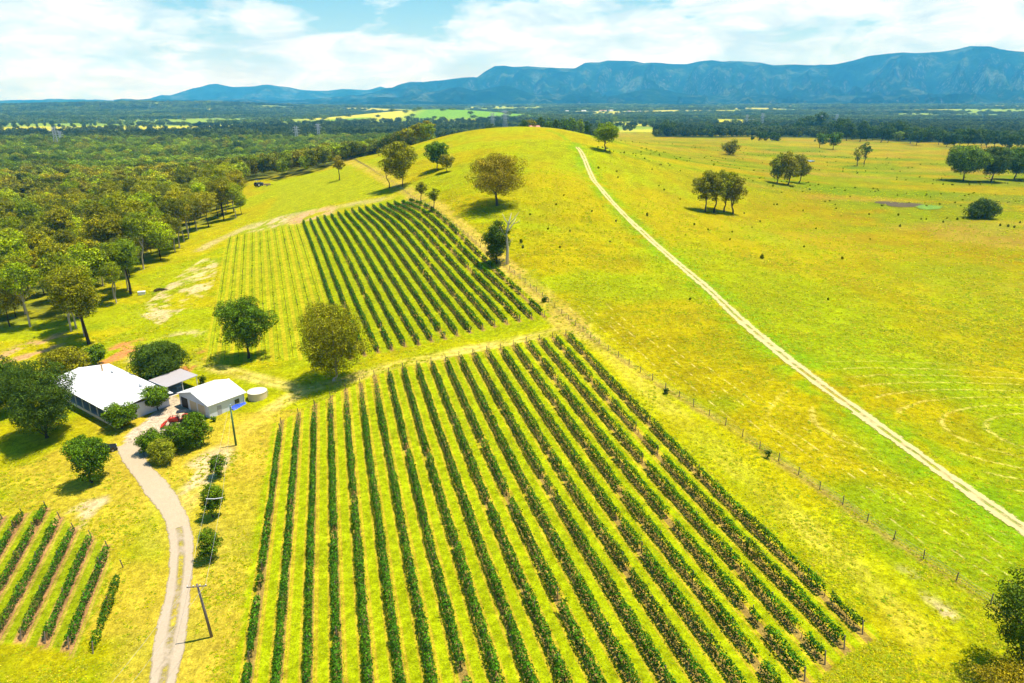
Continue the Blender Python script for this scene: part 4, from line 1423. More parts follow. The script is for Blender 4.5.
# the bleached dead tree
b = survey([(507, 264)])[0]
b[2] = zg(b[0], b[1])
H = height_to(b, 213)
root = thing('dead_tree', 'bleached bare dead tree trunk on the fence line beside a dark tree', 'dead tree', tuple(b))
mb = MB()
mb.tube([(0, 0, -.3), (.15, 0, H * .3), (-.2, .1, H * .58), (.5, 0, H * .8), (1.3, .1, H)], [.5, .40, .34, .22, .06], 8)
for a_, c_, r0 in (((-.1, 0, .60), (2.6, .3, .90), .2), ((.3, 0, .75), (3.4, -.2, 1.02), .16), ((-.1, 0, .52), (-2.0, .2, .74), .16), ((.4, 0, .78), (-1.4, .3, 1.0), .14), ((1.6, .2, .79), (3.8, .5, .86), .10), ((0, 0, .4), (1.6, -.4, .52), .12), ((-1.2, .1, .66), (-2.4, .1, .70), .08), ((0, 0, .28), (-1.1, .2, .36), .10)):
    a_ = np.array((a_[0], a_[1], a_[2] * H))
    c_ = np.array((c_[0], c_[1], c_[2] * H))
    mb.tube([a_, (a_ + c_) / 2 + np.array((0, 0, -.2)), c_], [r0, r0 * .7, r0 * .2], 6)
mb.build('trunk', m_dead, root, True)

# ---- forest on the western hillside: a few kinds, copied
variants = []
for i, (H, W, kw) in enumerate([(20, 13.5, {}), (22, 12.5, dict(trunk_frac=.42)), (17, 14, dict(trunk_frac=.2)), (23, 11.5, dict(trunk_frac=.40)), (16, 11, dict(trunk_frac=.3)), (20, 14.5, dict(trunk_frac=.32)), (14, 12, dict(trunk_frac=.2)), (24, 13, dict(trunk_frac=.45))]):
    mb, V, Fq = tree_shapes(500 + i, H, W, nclump=44, per=190, leaf=.58, tr=.013, nlimb=10, cr=(.09, .19), **kw)
    variants.append((mb, V, Fq, H))
protos = []


def zone_label(px, py, edge):
    if edge:
        if py > 300:
            return ('gum_tree', 'tall olive gum on the forest edge above the farmhouse lawn', 'gums on the forest edge above the farmhouse')
        if py > 235:
            return ('gum_tree', 'tall gum on the forest edge beside the sandy clearing', 'gums on the forest edge by the sandy clearing')
        return ('gum_tree', 'gum on the forest edge along the mown upper plot', 'gums on the forest edge along the upper plot')
    if py > 270:
        return ('gum_tree', 'olive gum inside the near forest behind the farmhouse', 'gums inside the near forest')
    if py > 215:
        return ('gum_tree', 'brown green gum crowded in the middle of the hillside forest', 'gums in the middle of the hillside forest')
    return ('gum_tree', 'crowded gum in the upper part of the hillside forest', 'gums in the upper hillside forest')


edge_line = [tuple(p[:2]) for p in FOREST_EDGE]
cand = []
fr_ = np.random.default_rng(21)
gxs = np.arange(-420, -20, 8.9)
gys = np.arange(120, 640, 8.9)
gx2, gy2 = np.meshgrid(gxs, gys)
gx2 = (gx2 + fr_.uniform(-4.2, 4.2, gx2.shape)).ravel()
gy2 = (gy2 + fr_.uniform(-4.2, 4.2, gy2.shape)).ravel()
de = dist_line(gx2, gy2, edge_line)
ins = inpoly(gx2, gy2, FOREST_POLY) & (de > 2.0)
ez = height(gx2, gy2)
order = np.argsort(np.hypot(gx2, gy2))
for i in order:
    if not ins[i]:
        continue
    px, py, dep = project((gx2[i], gy2[i], ez[i] + 9))
    if px < -25 or dep < 0:
        continue
    if de[i] > 16 and fr_.uniform() < .10:
        continue
    cand.append((gx2[i], gy2[i], ez[i], px, py, de[i]))
NFOREST = 285
n_forest = 0
rest = []
for i, (x, y, z, px, py, d_) in enumerate(cand):
    if n_forest >= NFOREST:
        rest.append((x, y, z))
        continue
    vi = int(fr_.integers(0, len(variants)))
    edge = d_ < 10
    nm_, lb, gp = zone_label(px, py, edge)
    sc_ = float(fr_.uniform(.60, 1.02)) * (.92 if edge else 1.0)
    if edge and fr_.uniform() < .4:
        vi = (1, 3, 7)[int(fr_.integers(0, 3))]
    z = zg(x, y)
    root = thing(nm_, lb, 'tree', (x, y, z), float(fr_.uniform(0, 6.28)), gp, sc_)
    if len(protos) <= vi or protos[vi] is None:
        while len(protos) <= vi:
            protos.append(None)
    if protos[vi] is None:
        mb, V, Fq, H = variants[vi]
        a_ = mb.build('trunk', m_bark_pale if vi in (3, 7) else m_bark_dark, root, True)
        c_ = mesh_obj('crown', V, Fq, [M_FOREST], root)
        protos[vi] = (a_, c_)
    else:
        for o in protos[vi]:
            c_ = o.copy()
            COL.objects.link(c_)
            c_.parent = root
    n_forest += 1
# lone gum reaching out of the forest edge
px_tree('gum_tree', 'slender gum with forked dark trunk standing out from the forest edge behind the farmhouse', 89, 343.5, 266, 46, M_OLIVE, m_bark_dark, 190, trunk_frac=.36, nclump=40, leafpx=1.7, lean=-.07)
px_tree('gum_tree', 'bright green gum with thin trunks on the forest edge', 131, 294, 238, 34, M_BRIGHT, m_bark_dark, 191, trunk_frac=.42, nclump=34, leafpx=1.7)

# ---- woods farther off: nobody could count these
tcol = bpy.data.collections.new('woodland_templates')
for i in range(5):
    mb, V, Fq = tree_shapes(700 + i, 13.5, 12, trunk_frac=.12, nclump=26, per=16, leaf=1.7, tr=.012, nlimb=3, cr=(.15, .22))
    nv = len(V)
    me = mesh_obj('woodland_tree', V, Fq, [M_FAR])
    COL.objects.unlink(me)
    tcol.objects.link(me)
tcol2 = bpy.data.collections.new('forest_templates')
for i in range(4):
    mb, V, Fq = tree_shapes(740 + i, 16, 10.5, trunk_frac=.25, nclump=36, per=70, leaf=.95, tr=.012, nlimb=3, cr=(.13, .2))
    me = mesh_obj('forest_tree', V, Fq, [M_FOREST])
    COL.objects.unlink(me)
    tcol2.objects.link(me)


tcol5 = bpy.data.collections.new('valley_templates')
for i in range(4):
    mb, V, Fq = tree_shapes(760 + i, 16, 13.5, trunk_frac=.15, nclump=34, per=90, leaf=.95, tr=.012, nlimb=3, cr=(.12, .21))
    me = mesh_obj('valley_tree', V, Fq, [M_VALLEY])
    COL.objects.unlink(me)
    tcol5.objects.link(me)


def scatter(name, P, scale, col):
    me = bpy.data.meshes.new(name)
    n = len(P)
    me.vertices.add(n)
    me.vertices.foreach_set('co', np.asarray(P, np.float32).ravel())
    for an, ty, dat in (('sc', 'FLOAT', scale), ('rz', 'FLOAT', fr_.uniform(0, 6.28, n)), ('var', 'INT', fr_.integers(0, len(col.objects), n))):
        a_ = me.attributes.new(an, ty, 'POINT')
        a_.data.foreach_set('value', np.asarray(dat, np.int32 if ty == 'INT' else np.float32))
    o = bpy.data.objects.new(name, me)
    COL.objects.link(o)
    ng = bpy.data.node_groups.new(name, 'GeometryNodeTree')
    ng.interface.new_socket('Geometry', in_out='INPUT', socket_type='NodeSocketGeometry')
    ng.interface.new_socket('Geometry', in_out='OUTPUT', socket_type='NodeSocketGeometry')
    gi = ng.nodes.new('NodeGroupInput')
    go_ = ng.nodes.new('NodeGroupOutput')
    ip = ng.nodes.new('GeometryNodeInstanceOnPoints')
    ci = ng.nodes.new('GeometryNodeCollectionInfo')
    ci.inputs['Collection'].default_value = col
    ci.inputs['Separate Children'].default_value = True
    ci.inputs['Reset Children'].default_value = True
    ip.inputs['Pick Instance'].default_value = True

    def na_(nm, ty):
        q_ = ng.nodes.new('GeometryNodeInputNamedAttribute')
        q_.data_type = ty
        q_.inputs['Name'].default_value = nm
        return q_.outputs['Attribute']
    cx_ = ng.nodes.new('ShaderNodeCombineXYZ')
    ng.links.new(na_('rz', 'FLOAT'), cx_.inputs[2])
    ng.links.new(gi.outputs[0], ip.inputs['Points'])
    ng.links.new(ci.outputs[0], ip.inputs['Instance'])
    ng.links.new(na_('var', 'INT'), ip.inputs['Instance Index'])
    ng.links.new(cx_.outputs[0], ip.inputs['Rotation'])
    ng.links.new(na_('sc', 'FLOAT'), ip.inputs['Scale'])
    ng.links.new(ip.outputs[0], go_.inputs[0])
    md = o.modifiers.new('scatter', 'NODES')
    md.node_group = ng
    return tag(o, kind='stuff')


rest = np.array(rest)
rest[:, 2] = height(rest[:, 0], rest[:, 1])
scatter('hillside_forest', rest, fr_.uniform(.7, 1.05, len(rest)), tcol2)


def jgrid(x0, x1, y0, y1, stp):
    a, b = np.meshgrid(np.arange(x0, x1, stp), np.arange(y0, y1, stp))
    a = (a + fr_.uniform(-.45, .45, a.shape) * stp).ravel()
    b = (b + fr_.uniform(-.45, .45, b.shape) * stp).ravel()
    k = (np.abs(a) < .80 * b + 40)
    return a[k], b[k]


# valley forest between the hillside and 1.2 km
tcol4 = bpy.data.collections.new('grove_templates')
for i in range(4):
    mb, V, Fq = tree_shapes(770 + i, 13, 34, trunk_frac=.0, nclump=44, per=9, leaf=3.2, tr=.012, nlimb=3, cr=(.09, .15), flat=.6, shell=.3)
    me = mesh_obj('woodland_grove', V, Fq, [M_FAR2])
    COL.objects.unlink(me)
    tcol4.objects.link(me)
a, b = jgrid(-1000, 0, 480, 1250, 10.5)
d = np.hypot(a, b)
inh = inpoly(a, b, FOREST_POLY)
az = a / b
clear = fbm(a / 70 + 3, b / 70, 61, 3)
k = (~(inh & (b < 640))) & (az < -.115 - .0 * b) & (clear > .30)
k &= ~((b < 640) & ~inh)
a, b = a[k], b[k]
ptsv = np.stack([a, b, height(a, b) - .5], 1)
scatter('valley_forest', ptsv, fr_.uniform(.6, 1.05, len(a)), tcol5)
PW, SW = [], []
for (y0, y1, stp, s0_, s1_) in ((700, 2300, 15.0, .75, 1.15), (2300, 4400, 27.0, .65, 1.0), (4400, 7400, 44.0, .9, 1.35)):
    a, b = jgrid(-.8 * y1, .8 * y1, y0, y1, stp)
    k = fr_.uniform(0, 1, len(a)) < woods_mask(a, b) * .95
    # odd trees and hedgerows in the fields
    k |= (fr_.uniform(0, 1, len(a)) < .035) & (np.hypot(a, b) > 1500)
    az = a / b
    k &= ~((b < 1250) & (az < -.10))
    k &= ~((az > -.12) & (az < .16) & (b < 820))
    a, b = a[k], b[k]
    PW.append(np.stack([a, b, height(a, b) - .6], 1))
    SW.append(fr_.uniform(s0_, s1_, len(a)))
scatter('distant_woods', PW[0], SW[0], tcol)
scatter('far_woods', np.concatenate(PW[1:]), np.concatenate(SW[1:]), tcol4)

# weeds and tussocks of the paddock
m_weed = leaf_mat('weed_leaves', [(.10, .14, .006), (.16, .17, .008)], .5, .25, True, 1.0)
wv = []
for i in range(3):
    mb, V, Fq = tree_shapes(800 + i, 1.0, 1.1, trunk_frac=.0, nclump=10, per=16, leaf=.3, shell=.3, cr=(.2, .3))
    o = mesh_obj('paddock_shrub', V, Fq, [m_weed])
    wv.append(o)
wpx = [(762, 259, 1.9), (560, 248, 1), (616, 222, 1), (647, 216, 1.6), (610, 243, 1), (592, 212, 1), (694, 225, 1.2), (708, 230, 1), (730, 240, 1), (732, 232, .9), (760, 222, 1), (777, 205, 1.2), (774, 205, 1), (850, 197, 1), (898, 216, 1.5), (900, 227, 1.4),
       (825, 202, 1), (836, 209, 1.1), (803, 211, 1), (869, 215, 1.2), (921, 220, 1), (926, 220, 1), (943, 223, 1.3), (947, 219, 1), (957, 220, 1.4), (963, 219, 1.5), (955, 203, 1.2), (1000, 226, 1.4), (1008, 227, 1.6), (1014, 228, 1.4), (1020, 223, 1.2),
       (870, 240, 1), (842, 259, 1.3), (816, 229, 1), (804, 247, 1), (618, 178, 1), (652, 170, 1), (680, 200, .9), (564, 196, .9), (556, 205, 1), (530, 215, 1), (548, 230, 1), (570, 232, .9), (843, 169, 1.2), (900, 172, 1.2), (943, 185, 1.4), (857, 174, 1.3), (521, 243, 1.6), (523, 248, 1.2),
       (690, 300, .8), (828, 300, .8), (744, 214, 1), (752, 228, .9)]
wp = survey([(x, y) for x, y, s_ in wpx])
for i, ((x, y, z), (_, _, s_)) in enumerate(zip(wp, wpx)):
    o = wv[i] if i < 3 else wv[i % 3].copy()
    if i >= 3:
        COL.objects.link(o)
    o.location = (x, y, zg(x, y) - .05)
    o.scale = (s_ * .6, s_ * .6, s_ * .85)
    o.rotation_euler = (0, 0, i * 1.7)
    tag(o, 'small dark weed shrub scattered over the open yellow paddock', 'shrub', 'small weed shrubs on the paddock')
# rushes in the damp ground
a = fr_.uniform(40, 420, 9000)
b = fr_.uniform(330, 760, 9000)
k = (fbm(a / 60, b / 18, 12, 3) > .53) & (a / b > .12) & (a / b < .8)
a, b = a[k][:480], b[k][:480]
tcol3 = bpy.data.collections.new('rush_templates')
for i in range(2):
    mb, V, Fq = tree_shapes(820 + i, 1.1, 1.3, trunk_frac=.0, nclump=7, per=9, leaf=.6, shell=.3, cr=(.2, .3))
    me = mesh_obj('rush', V, Fq, [m_weed])
    COL.objects.unlink(me)
    tcol3.objects.link(me)
scatter('rushes', np.stack([a, b, zr(a, b) - .1], 1), fr_.uniform(.3, .85, len(a)), tcol3)
# tussocks and seed heads of the unmown grass
m_tuft = leaf_mat('grass_tuft_blades', [(.44, .44, .004), (.52, .46, .006), (.38, .44, .004), (.62, .50, .04), (.26, .37, .004), (.50, .44, .005)], .35, .4, True, 2.0)
tcol6 = bpy.data.collections.new('tuft_templates')
for i in range(5):
    n = 18
    a_ = fr_.uniform(0, 6.28, n)
    q_ = fr_.uniform(0, .30, n)
    C = np.stack([q_ * np.cos(a_), q_ * np.sin(a_), fr_.uniform(.02, .13, n)], 1)
    V, Fq = leaf_quads(C, np.stack([np.cos(a_) * .6, np.sin(a_) * .6, np.full(n, 1.6)], 1) + fr_.normal(size=(n, 3)) * .25, fr_.uniform(.16, .34, n), .35)
    me = mesh_obj('grass_tuft', V, Fq, [m_tuft])
    COL.objects.unlink(me)
    tcol6.objects.link(me)
n = 190000
az_ = fr_.uniform(-1.0, 1.05, n)
inv = fr_.uniform(1 / 420.0, 1 / 44.0, n)
yy_ = 1 / inv
xx_ = az_ * yy_
keep = np.ones(n, bool)
for poly in (POLY_NEAR, POLY_UP, POLY_YOUNG, POLY_SMALL, FOREST_POLY, yard, MOWN):
    keep &= ~inpoly(xx_, yy_, poly)
for ln_, wd_ in ((HILL_TRACK[::3], 2.0), (DRIVE[::3], 2.6)):
    keep &= dist_line(xx_, yy_, ln_) > wd_
sf_, tf_ = st(xx_, yy_, TH1)
sfn = np.interp(tf_, fs[o_f, 1], fs[o_f, 0])
east_ = sf_ > sfn
pn = fbm(xx_ / 7, yy_ / 7, 91, 3)
ru_ = fr_.uniform(0, 1, n)
keep &= np.where(east_, ru_ < .25 + .9 * sstep(.35, .6, pn), ru_ < .06 + .45 * sstep(.40, .65, pn))
keep &= ~((sf_ - sfn > 1.5) & (sf_ - sfn < 16) & (tf_ > 20) & (tf_ < 150) & (ru_ > .16))
keep &= ~((np.hypot((xx_ - arc_c[0]) * .75, yy_ - arc_c[1]) < 30) & (ru_ > .14))
keep &= ~((xx_ > -100) & (xx_ < -45) & (yy_ > 105) & (yy_ < 142))
xx_, yy_ = xx_[keep], yy_[keep]
sc_t = fr_.uniform(.55, 1.25, len(xx_)) * np.clip(np.hypot(xx_, yy_) / 110, .8, 2.2)
scatter('grass', np.stack([xx_, yy_, zr(xx_, yy_)], 1), sc_t, tcol6)
#@@PART3

# ------------------------------------------------------------------ buildings
def roof_mat(name, col, ribs=9.0, rough=.45, var=.06):
    m, t = new_mat(name)
    p = N(t, 'ShaderNodeBsdfPrincipled')
    c = N(t, 'ShaderNodeTexCoord')
    n_ = noise(t, c.outputs['Object'], .9, 5, .6)
    cc = mixrgb(t, n_, tuple(np.array(col) * (1 - var * 2)), tuple(np.minimum(np.array(col) * (1 + var), .9)))
    sx_ = N(t, 'ShaderNodeSeparateXYZ')
    t.links.new(c.outputs['Object'], sx_.inputs[0])
    rib = math_node(t, 'ABSOLUTE', math_node(t, 'SINE', math_node(t, 'MULTIPLY', sx_.outputs[0], ribs)))
    cc = mixrgb(t, 1.0, cc, ramp(t, rib, [(0, .90), (.3, 1.0)]), 'MULTIPLY')
    t.links.new(cc, p.inputs['Base Color'])
    p.inputs['Roughness'].default_value = rough
    p.inputs['Specular IOR Level'].default_value = .3
    t.links.new(bump(t, rib, .3, .04), p.inputs['Normal'])
    out(t, p.outputs[0])
    return m


m_roofw = roof_mat('white_sheet_roof', (.82, .82, .80))
m_roofg = roof_mat('grey_sheet_roof', (.40, .37, .36))
m_wallw = simple('pale_blue_white_wall', (.62, .66, .74), .7, .06, 2)
m_wallc = simple('cream_wall', (.66, .60, .50), .7, .08, 2)
m_wallb = simple('dark_brick_wall', (.10, .065, .05), .85, .3, 4)
m_inner_shade = simple('painted_inner_shade', (.012, .012, .014), .6, .2, 3)  # near-black panel colour standing in for the shade inside the shed
m_glass = simple('dark_window_glass', (.02, .025, .03), .08, .2, 2, spec=.6)
m_trim = simple('white_trim', (.75, .76, .78), .5, .05, 4)
m_tan = simple('tan_roller_door', (.52, .42, .27), .6, .08, 5)
m_greyd = simple('grey_door', (.36, .37, .42), .6, .08, 4)
m_blue = simple('blue_plastic_sheet', (.02, .08, .62), .5, .25, 3)
m_steel = simple('galvanised_steel', (.45, .47, .49), .45, .12, 6, metallic=.6)
m_conc = simple('pale_concrete', (.62, .54, .44), .85, .1, 1.2)
m_tank = simple('cream_tank_sheet', (.66, .54, .33), .6, .06, 2)
m_tanktop = simple('pale_tank_lid', (.66, .60, .45), .6, .05, 2)
m_red = simple('red_machine_paint', (.55, .035, .02), .4, .12, 5, spec=.5)
m_rub = simple('black_rubber', (.018, .018, .018), .8, .2, 8)
m_black = simple('black_metal', (.02, .02, .022), .5, .2, 8)
m_rim = simple('pale_wheel_rim', (.55, .52, .46), .5, .1, 8)
m_cardark = simple('dark_car_paint', (.014, .016, .022), .25, .15, 3, spec=.6)
m_carwhite = simple('white_car_paint', (.72, .73, .75), .3, .05, 3, spec=.5)
m_navy = simple('dark_blue_machine_paint', (.02, .045, .12), .4, .15, 5, spec=.5)
m_polegreen = simple('green_treated_timber', (.05, .14, .06), .8, .25, 5)
m_polegrey = simple('grey_timber_pole', (.17, .14, .12), .85, .3, 5)
m_wire = simple('aluminium_wire', (.42, .42, .38), .5, .1, 2)
m_brick = simple('tan_chimney', (.50, .33, .15), .8, .15, 6)


def gable_roof(L, W, eave, ridge, over=.35, th=.12):
    """gable roof sheet, ridge along local x"""
    b = MB()
    h = W / 2 + over
    rise = (ridge - eave) * h / (W / 2)
    z0 = ridge - rise
    for sgn in (-1, 1):
        y0, y1 = 0.0, sgn * h
        v = [(-L / 2 - over, y0, ridge), (L / 2 + over, y0, ridge), (L / 2 + over, y1, z0), (-L / 2 - over, y1, z0)]
        v += [(x, y, z + th) for x, y, z in v]
        b.add(v, [(0, 1, 2, 3), (7, 6, 5, 4), (0, 4, 5, 1), (1, 5, 6, 2), (2, 6, 7, 3), (3, 7, 4, 0)])
    b.box(-L / 2 - over, -.18, ridge + th + .004, L / 2 + over, .18, ridge + th + .05)
    return b


def box_part(name, mat, parent, *xyz):
    b = MB()
    b.box(*xyz)
    return b.build(name, mat, parent)


# farmhouse
hx, hy = -81.3, 127.3
hzv = zg(hx, hy) + .15
ang = math.atan2(-16.1, 21.7)
house = thing('farmhouse', 'long white roofed farmhouse with a dark verandah among garden trees', 'house', (hx, hy, hzv), ang)
L, W = 26.2, 11.2
b = MB()
b.box(-L / 2 + .5, -W / 2 + 2.1, -1.2, L / 2 - .5, W / 2 - .3, 2.72)
for sx_ in (-1, 1):       # gable ends
    x0, x1 = sx_ * (L / 2 - .5), sx_ * (L / 2 - .62)
    b.add([(x0, -W / 2 + 2.1, 2.72), (x0, W / 2 - .3, 2.72), (x0, 0, 3.4), (x1, -W / 2 + 2.1, 2.72), (x1, W / 2 - .3, 2.72), (x1, 0, 3.4)], [(0, 1, 2), (5, 4, 3), (0, 3, 4, 1), (1, 4, 5, 2), (2, 5, 3, 0)], 0)
b.build('wall', m_wallb, house)
box_part('end_wall', m_wallw, house, L / 2 - .495, -W / 2 + 2.11, -1.0, L / 2 - .40, W / 2 - .31, 2.70)
box_part('verandah_floor', m_conc, house, -L / 2 + .2, -W / 2 + .1, -1.1, L / 2 - .2, -W / 2 + 2.095, .02)
roof = gable_roof(L, W, 2.7, 3.55, .4).build('roof', m_roofw, house)
b = MB()
b.tube([(-8.6, 2.6, 2.9), (-8.6, 2.6, 4.6)], .17, 10)
b.tube([(-8.6, 2.6, 4.6), (-8.6, 2.6, 4.75)], .26, 10)
b.build('flue', m_brick, roof)
for (vx, vy) in ((-6.0, 3.4), (6.2, 3.3)):
    b = MB()
    zt = 3.55 - .85 * abs(vy) / (W / 2) + .1
    b.tube([(vx, vy, zt - .1), (vx, vy, zt + .22)], .20, 10)
    b.tube([(vx, vy, zt + .22), (vx, vy, zt + .36), (vx, vy, zt + .52), (vx, vy, zt + .60)], [.26, .36, .30, .08], 12)
    b.build('roof_vent', m_steel, roof, True)
for i in range(9):
    x = -L / 2 + .6 + i * (L - 1.2) / 8
    b = MB()
    b.box(x - .06, -W / 2 + .2, .02, x + .06, -W / 2 + .32, 2.62)
    b.build('verandah_post', m_trim, house)
for i, x in enumerate((-10, -5.6, 1.8, 6.6)):
    wd = box_part('window', m_trim, house, x - .85, -W / 2 + 2.03, .85, x + .85, -W / 2 + 2.098, 2.1)
    box_part('pane', m_glass, wd, x - .77, -W / 2 + 2.01, .93, x + .77, -W / 2 + 2.028, 2.02)
dr = box_part('door', m_greyd, house, -2.6, -W / 2 + 2.03, .02, -1.7, -W / 2 + 2.098, 2.1)
box_part('handle', m_steel, dr, -2.5, -W / 2 + 1.99, 1.0, -2.44, -W / 2 + 2.028, 1.08)
for y in (-1.6, 2.4):
    wd = box_part('window', m_trim, house, L / 2 - .398, y - .7, .9, L / 2 - .34, y + .7, 2.1)
    box_part('pane', m_glass, wd, L / 2 - .338, y - .62, .98, L / 2 - .32, y + .62, 2.02)

# shed with three garage doors
sx0, sy0 = -59.3, 123.9
sz = zg(-61.0, 120.5) + .05
ang = math.atan2(-6.3, 8.8)
shed = thing('shed', 'white gabled shed with three garage doors and a blue sheet along its wall', 'shed', (sx0, sy0, sz), ang)
W, L = 10.2, 7.6        # width along x, depth along y; ridge along y
b = MB()
b.box(-W / 2, -L / 2, -1.3, W / 2, L / 2, 2.65)
for sy_ in (-1, 1):
    y0, y1 = sy_ * L / 2, sy_ * (L / 2 - .12)
    b.add([(-W / 2, y0, 2.65), (W / 2, y0, 2.65), (0, y0, 4.1), (-W / 2, y1, 2.65), (W / 2, y1, 2.65), (0, y1, 4.1)], [(0, 1, 2), (5, 4, 3), (0, 3, 4, 1), (1, 4, 5, 2), (2, 5, 3, 0)])
b.build('wall', m_wallw, shed)
gr = gable_roof(L, W, 2.7, 4.15, .35)
gr.v = [(-y, x, z) for x, y, z in gr.v]
gr.build('roof', roof_mat('white_shed_roof', (.82, .82, .80), 0.0), shed)
for i, (x, mt) in enumerate(((-3.3, m_inner_shade), (-.2, m_tan), (2.6, m_tan))):
    d_ = box_part('garage_door', mt, shed, x - 1.2, -L / 2 - .03, -.02, x + 1.2, -L / 2 + (.02 if i else .01), 2.2)
    if i == 0:
        d_['label'] = 'garage doorway closed by a dark panel painted as the shade inside'
    box_part('frame', m_trim, d_, x - 1.34, -L / 2 - .06, -.02, x - 1.205, -L / 2 - .002, 2.32)
    box_part('frame', m_trim, d_, x + 1.205, -L / 2 - .06, -.02, x + 1.34, -L / 2 - .002, 2.32)
    box_part('lintel', m_trim, d_, x - 1.2, -L / 2 - .055, 2.204, x + 1.2, -L / 2 - .003, 2.32)
d_ = box_part('door', m_greyd, shed, W / 2 + .003, -2.1, -.3, W / 2 + .05, -1.25, 1.9)
box_part('handle', m_steel, d_, W / 2 + .053, -1.4, .75, W / 2 + .09, -1.32, .83)
wd = box_part('window', m_trim, shed, W / 2 + .003, 1.5, .9, W / 2 + .05, 2.7, 2.0)
box_part('pane', m_glass, wd, W / 2 + .052, 1.58, .98, W / 2 + .06, 2.62, 1.92)
box_part('downpipe', m_trim, shed, W / 2 + .02, L / 2 - .2, -1.0, W / 2 + .12, L / 2 - .1, 2.55)
# blue sheet leaning on the shed wall
c_, s_ = math.cos(ang), math.sin(ang)


def loc_of(x, y):
    return sx0 + x * c_ - y * s_, sy0 + x * s_ + y * c_


fx, fy = loc_of(W / 2 + .45, 1.3)
tp_ = thing('tarpaulin', 'blue plastic sheet lying along the foot of the white shed wall', 'tarpaulin', (fx, fy, zg(fx, fy)), ang)
gy_ = np.linspace(-.6, 2.5, 22)
gu = np.linspace(0, 1, 6)
V = []
for y in gy_:
    for u in gu:
        V.append((.42 - .78 * u, y + .05 * math.sin(5 * y), -.05 + .75 * u ** 1.5 * (.75 + .25 * math.sin(2.1 * y + 1)) + .04 * math.sin(9 * y + 4 * u)))
for y in gy_:
    for u in gu:
        V.append((.44 - .80 * u - .03, y, -.2 + .7 * u ** 1.5))
n_ = 6
F = []
for i in range(21):
    for j in range(5):
        a_ = i * n_ + j
        F.append((a_, a_ + n_, a_ + n_ + 1, a_ + 1))
        F.append((a_ + 132, a_ + 133, a_ + 133 + n_, a_ + 132 + n_))
mesh_obj('sheet', np.array(V), F, [m_blue], tp_, True)

# carport
cx0, cy0 = -70.6, 132.1
cz0 = zg(cx0, cy0)
cang = math.atan2(-3.6, 5.15)
cp = thing('carport', 'open grey roofed carport between the farmhouse and the white shed', 'carport', (cx0, cy0, cz0), cang)
b = MB()
b.box(-3.3, -3.5, 2.45, 3.3, 3.5, 2.55)
for i_, v in enumerate(b.v):
    b.v[i_] = (v[0], v[1], v[2] + .05 * v[1])
b.build('roof', m_roofg, cp)
for x in (-3.05, 3.05):
    for y in (-3.2, 0, 3.2):
        box_part('post', m_trim, cp, x - .06, y - .06, -.8, x + .06, y + .06, 2.44 + .05 * y)
box_part('fascia', m_trim, cp, -3.3, -3.56, 2.10, 3.3, -3.503, 2.40)
box_part('slab', m_conc, cp, -3.2, -3.4, -.8, 3.2, 3.4, .05)
# things stored under it
rx, ry = cx0 + .6, cy0 - .4
bn = thing('bench', 'white bench table under the grey carport roof', 'bench', (rx, ry, cz0 + .05), cang)
box_part('tabletop', m_trim, bn, -.9, -.4, .70, .9, .4, .76)
for x in (-.8, .75):
    for y in (-.33, .28):
        box_part('leg', m_trim, bn, x, y, 0, x + .05, y + .05, .70)
rx, ry = cx0 - 1.7, cy0 - 1.6
dq = thing('oil_drum', 'dark oil drum at the corner of the carport', 'drum', (rx, ry, cz0 + .05))
b = MB()
b.tube([(0, 0, 0), (0, 0, .02), (0, 0, .3), (0, 0, .31), (0, 0, .6), (0, 0, .61), (0, 0, .88)], [.29, .29, .29, .31, .31, .29, .29], 16)
b.build('body', m_black, dq, True)

# water tank
tx, ty = -51.2, 126.3
tk = thing('water_tank', 'round cream water tank with pale lid beside the white shed', 'water tank', (tx, ty, zg(tx, ty)))
b = MB()
zz = np.linspace(0, 1.40, 8)
b.tube([(0, 0, -.5)] + [(0, 0, z) for z in zz], [1.85] + [1.85 + .02 * (i % 2) for i in range(8)], 36, cap=False)
b.build('wall', m_tank, tk, True)
b = MB()
b.tube([(0, 0, 1.402), (0, 0, 1.45)], [1.93, 1.93], 36)
b.tube([(0, 0, 1.453), (0, 0, 1.60)], [1.9, .2], 36)
b.build('lid', m_tanktop, tk)
b = MB()
b.tube([(1.86, .3, 1.3), (2.0, .3, 1.2), (2.0, .3, 0)], .05, 8)
b.build('pipe', m_steel, tk, True)


# ------------------------------------------------------------------ machines and cars
def wheel(parent, x, y, r, wd, tyre_m=None, rim_m=None):
    b = MB()
    n = 20
    prof = [(r * .58, -wd / 2), (r * .92, -wd / 2), (r, -wd * .3), (r, wd * .3), (r * .92, wd / 2), (r * .58, wd / 2)]
    v = []
    for i in range(n):
        a_ = i * 2 * math.pi / n
        for k_, (q_, yy) in enumerate(prof):
            qq_ = q_ * (1.0 if k_ not in (2, 3) or i % 2 else .965)
            v.append((x + qq_ * math.cos(a_), y + yy, r + qq_ * math.sin(a_)))
    m_ = len(prof)
    f = [(i * m_ + j, ((i + 1) % n) * m_ + j, ((i + 1) % n) * m_ + (j + 1) % m_, i * m_ + (j + 1) % m_) for i in range(n) for j in range(m_)]
    b.add(v, f)
    w_ = b.build('wheel', tyre_m or m_rub, parent, True)
    b = MB()
    b.tube([(x, y - wd * .38, r), (x, y + wd * .38, r)], r * .60, 16)
    b.tube([(x, y - wd * .46, r), (x, y + wd * .46, r)], r * .2, 10)
    b.build('rim', rim_m or m_rim, w_)


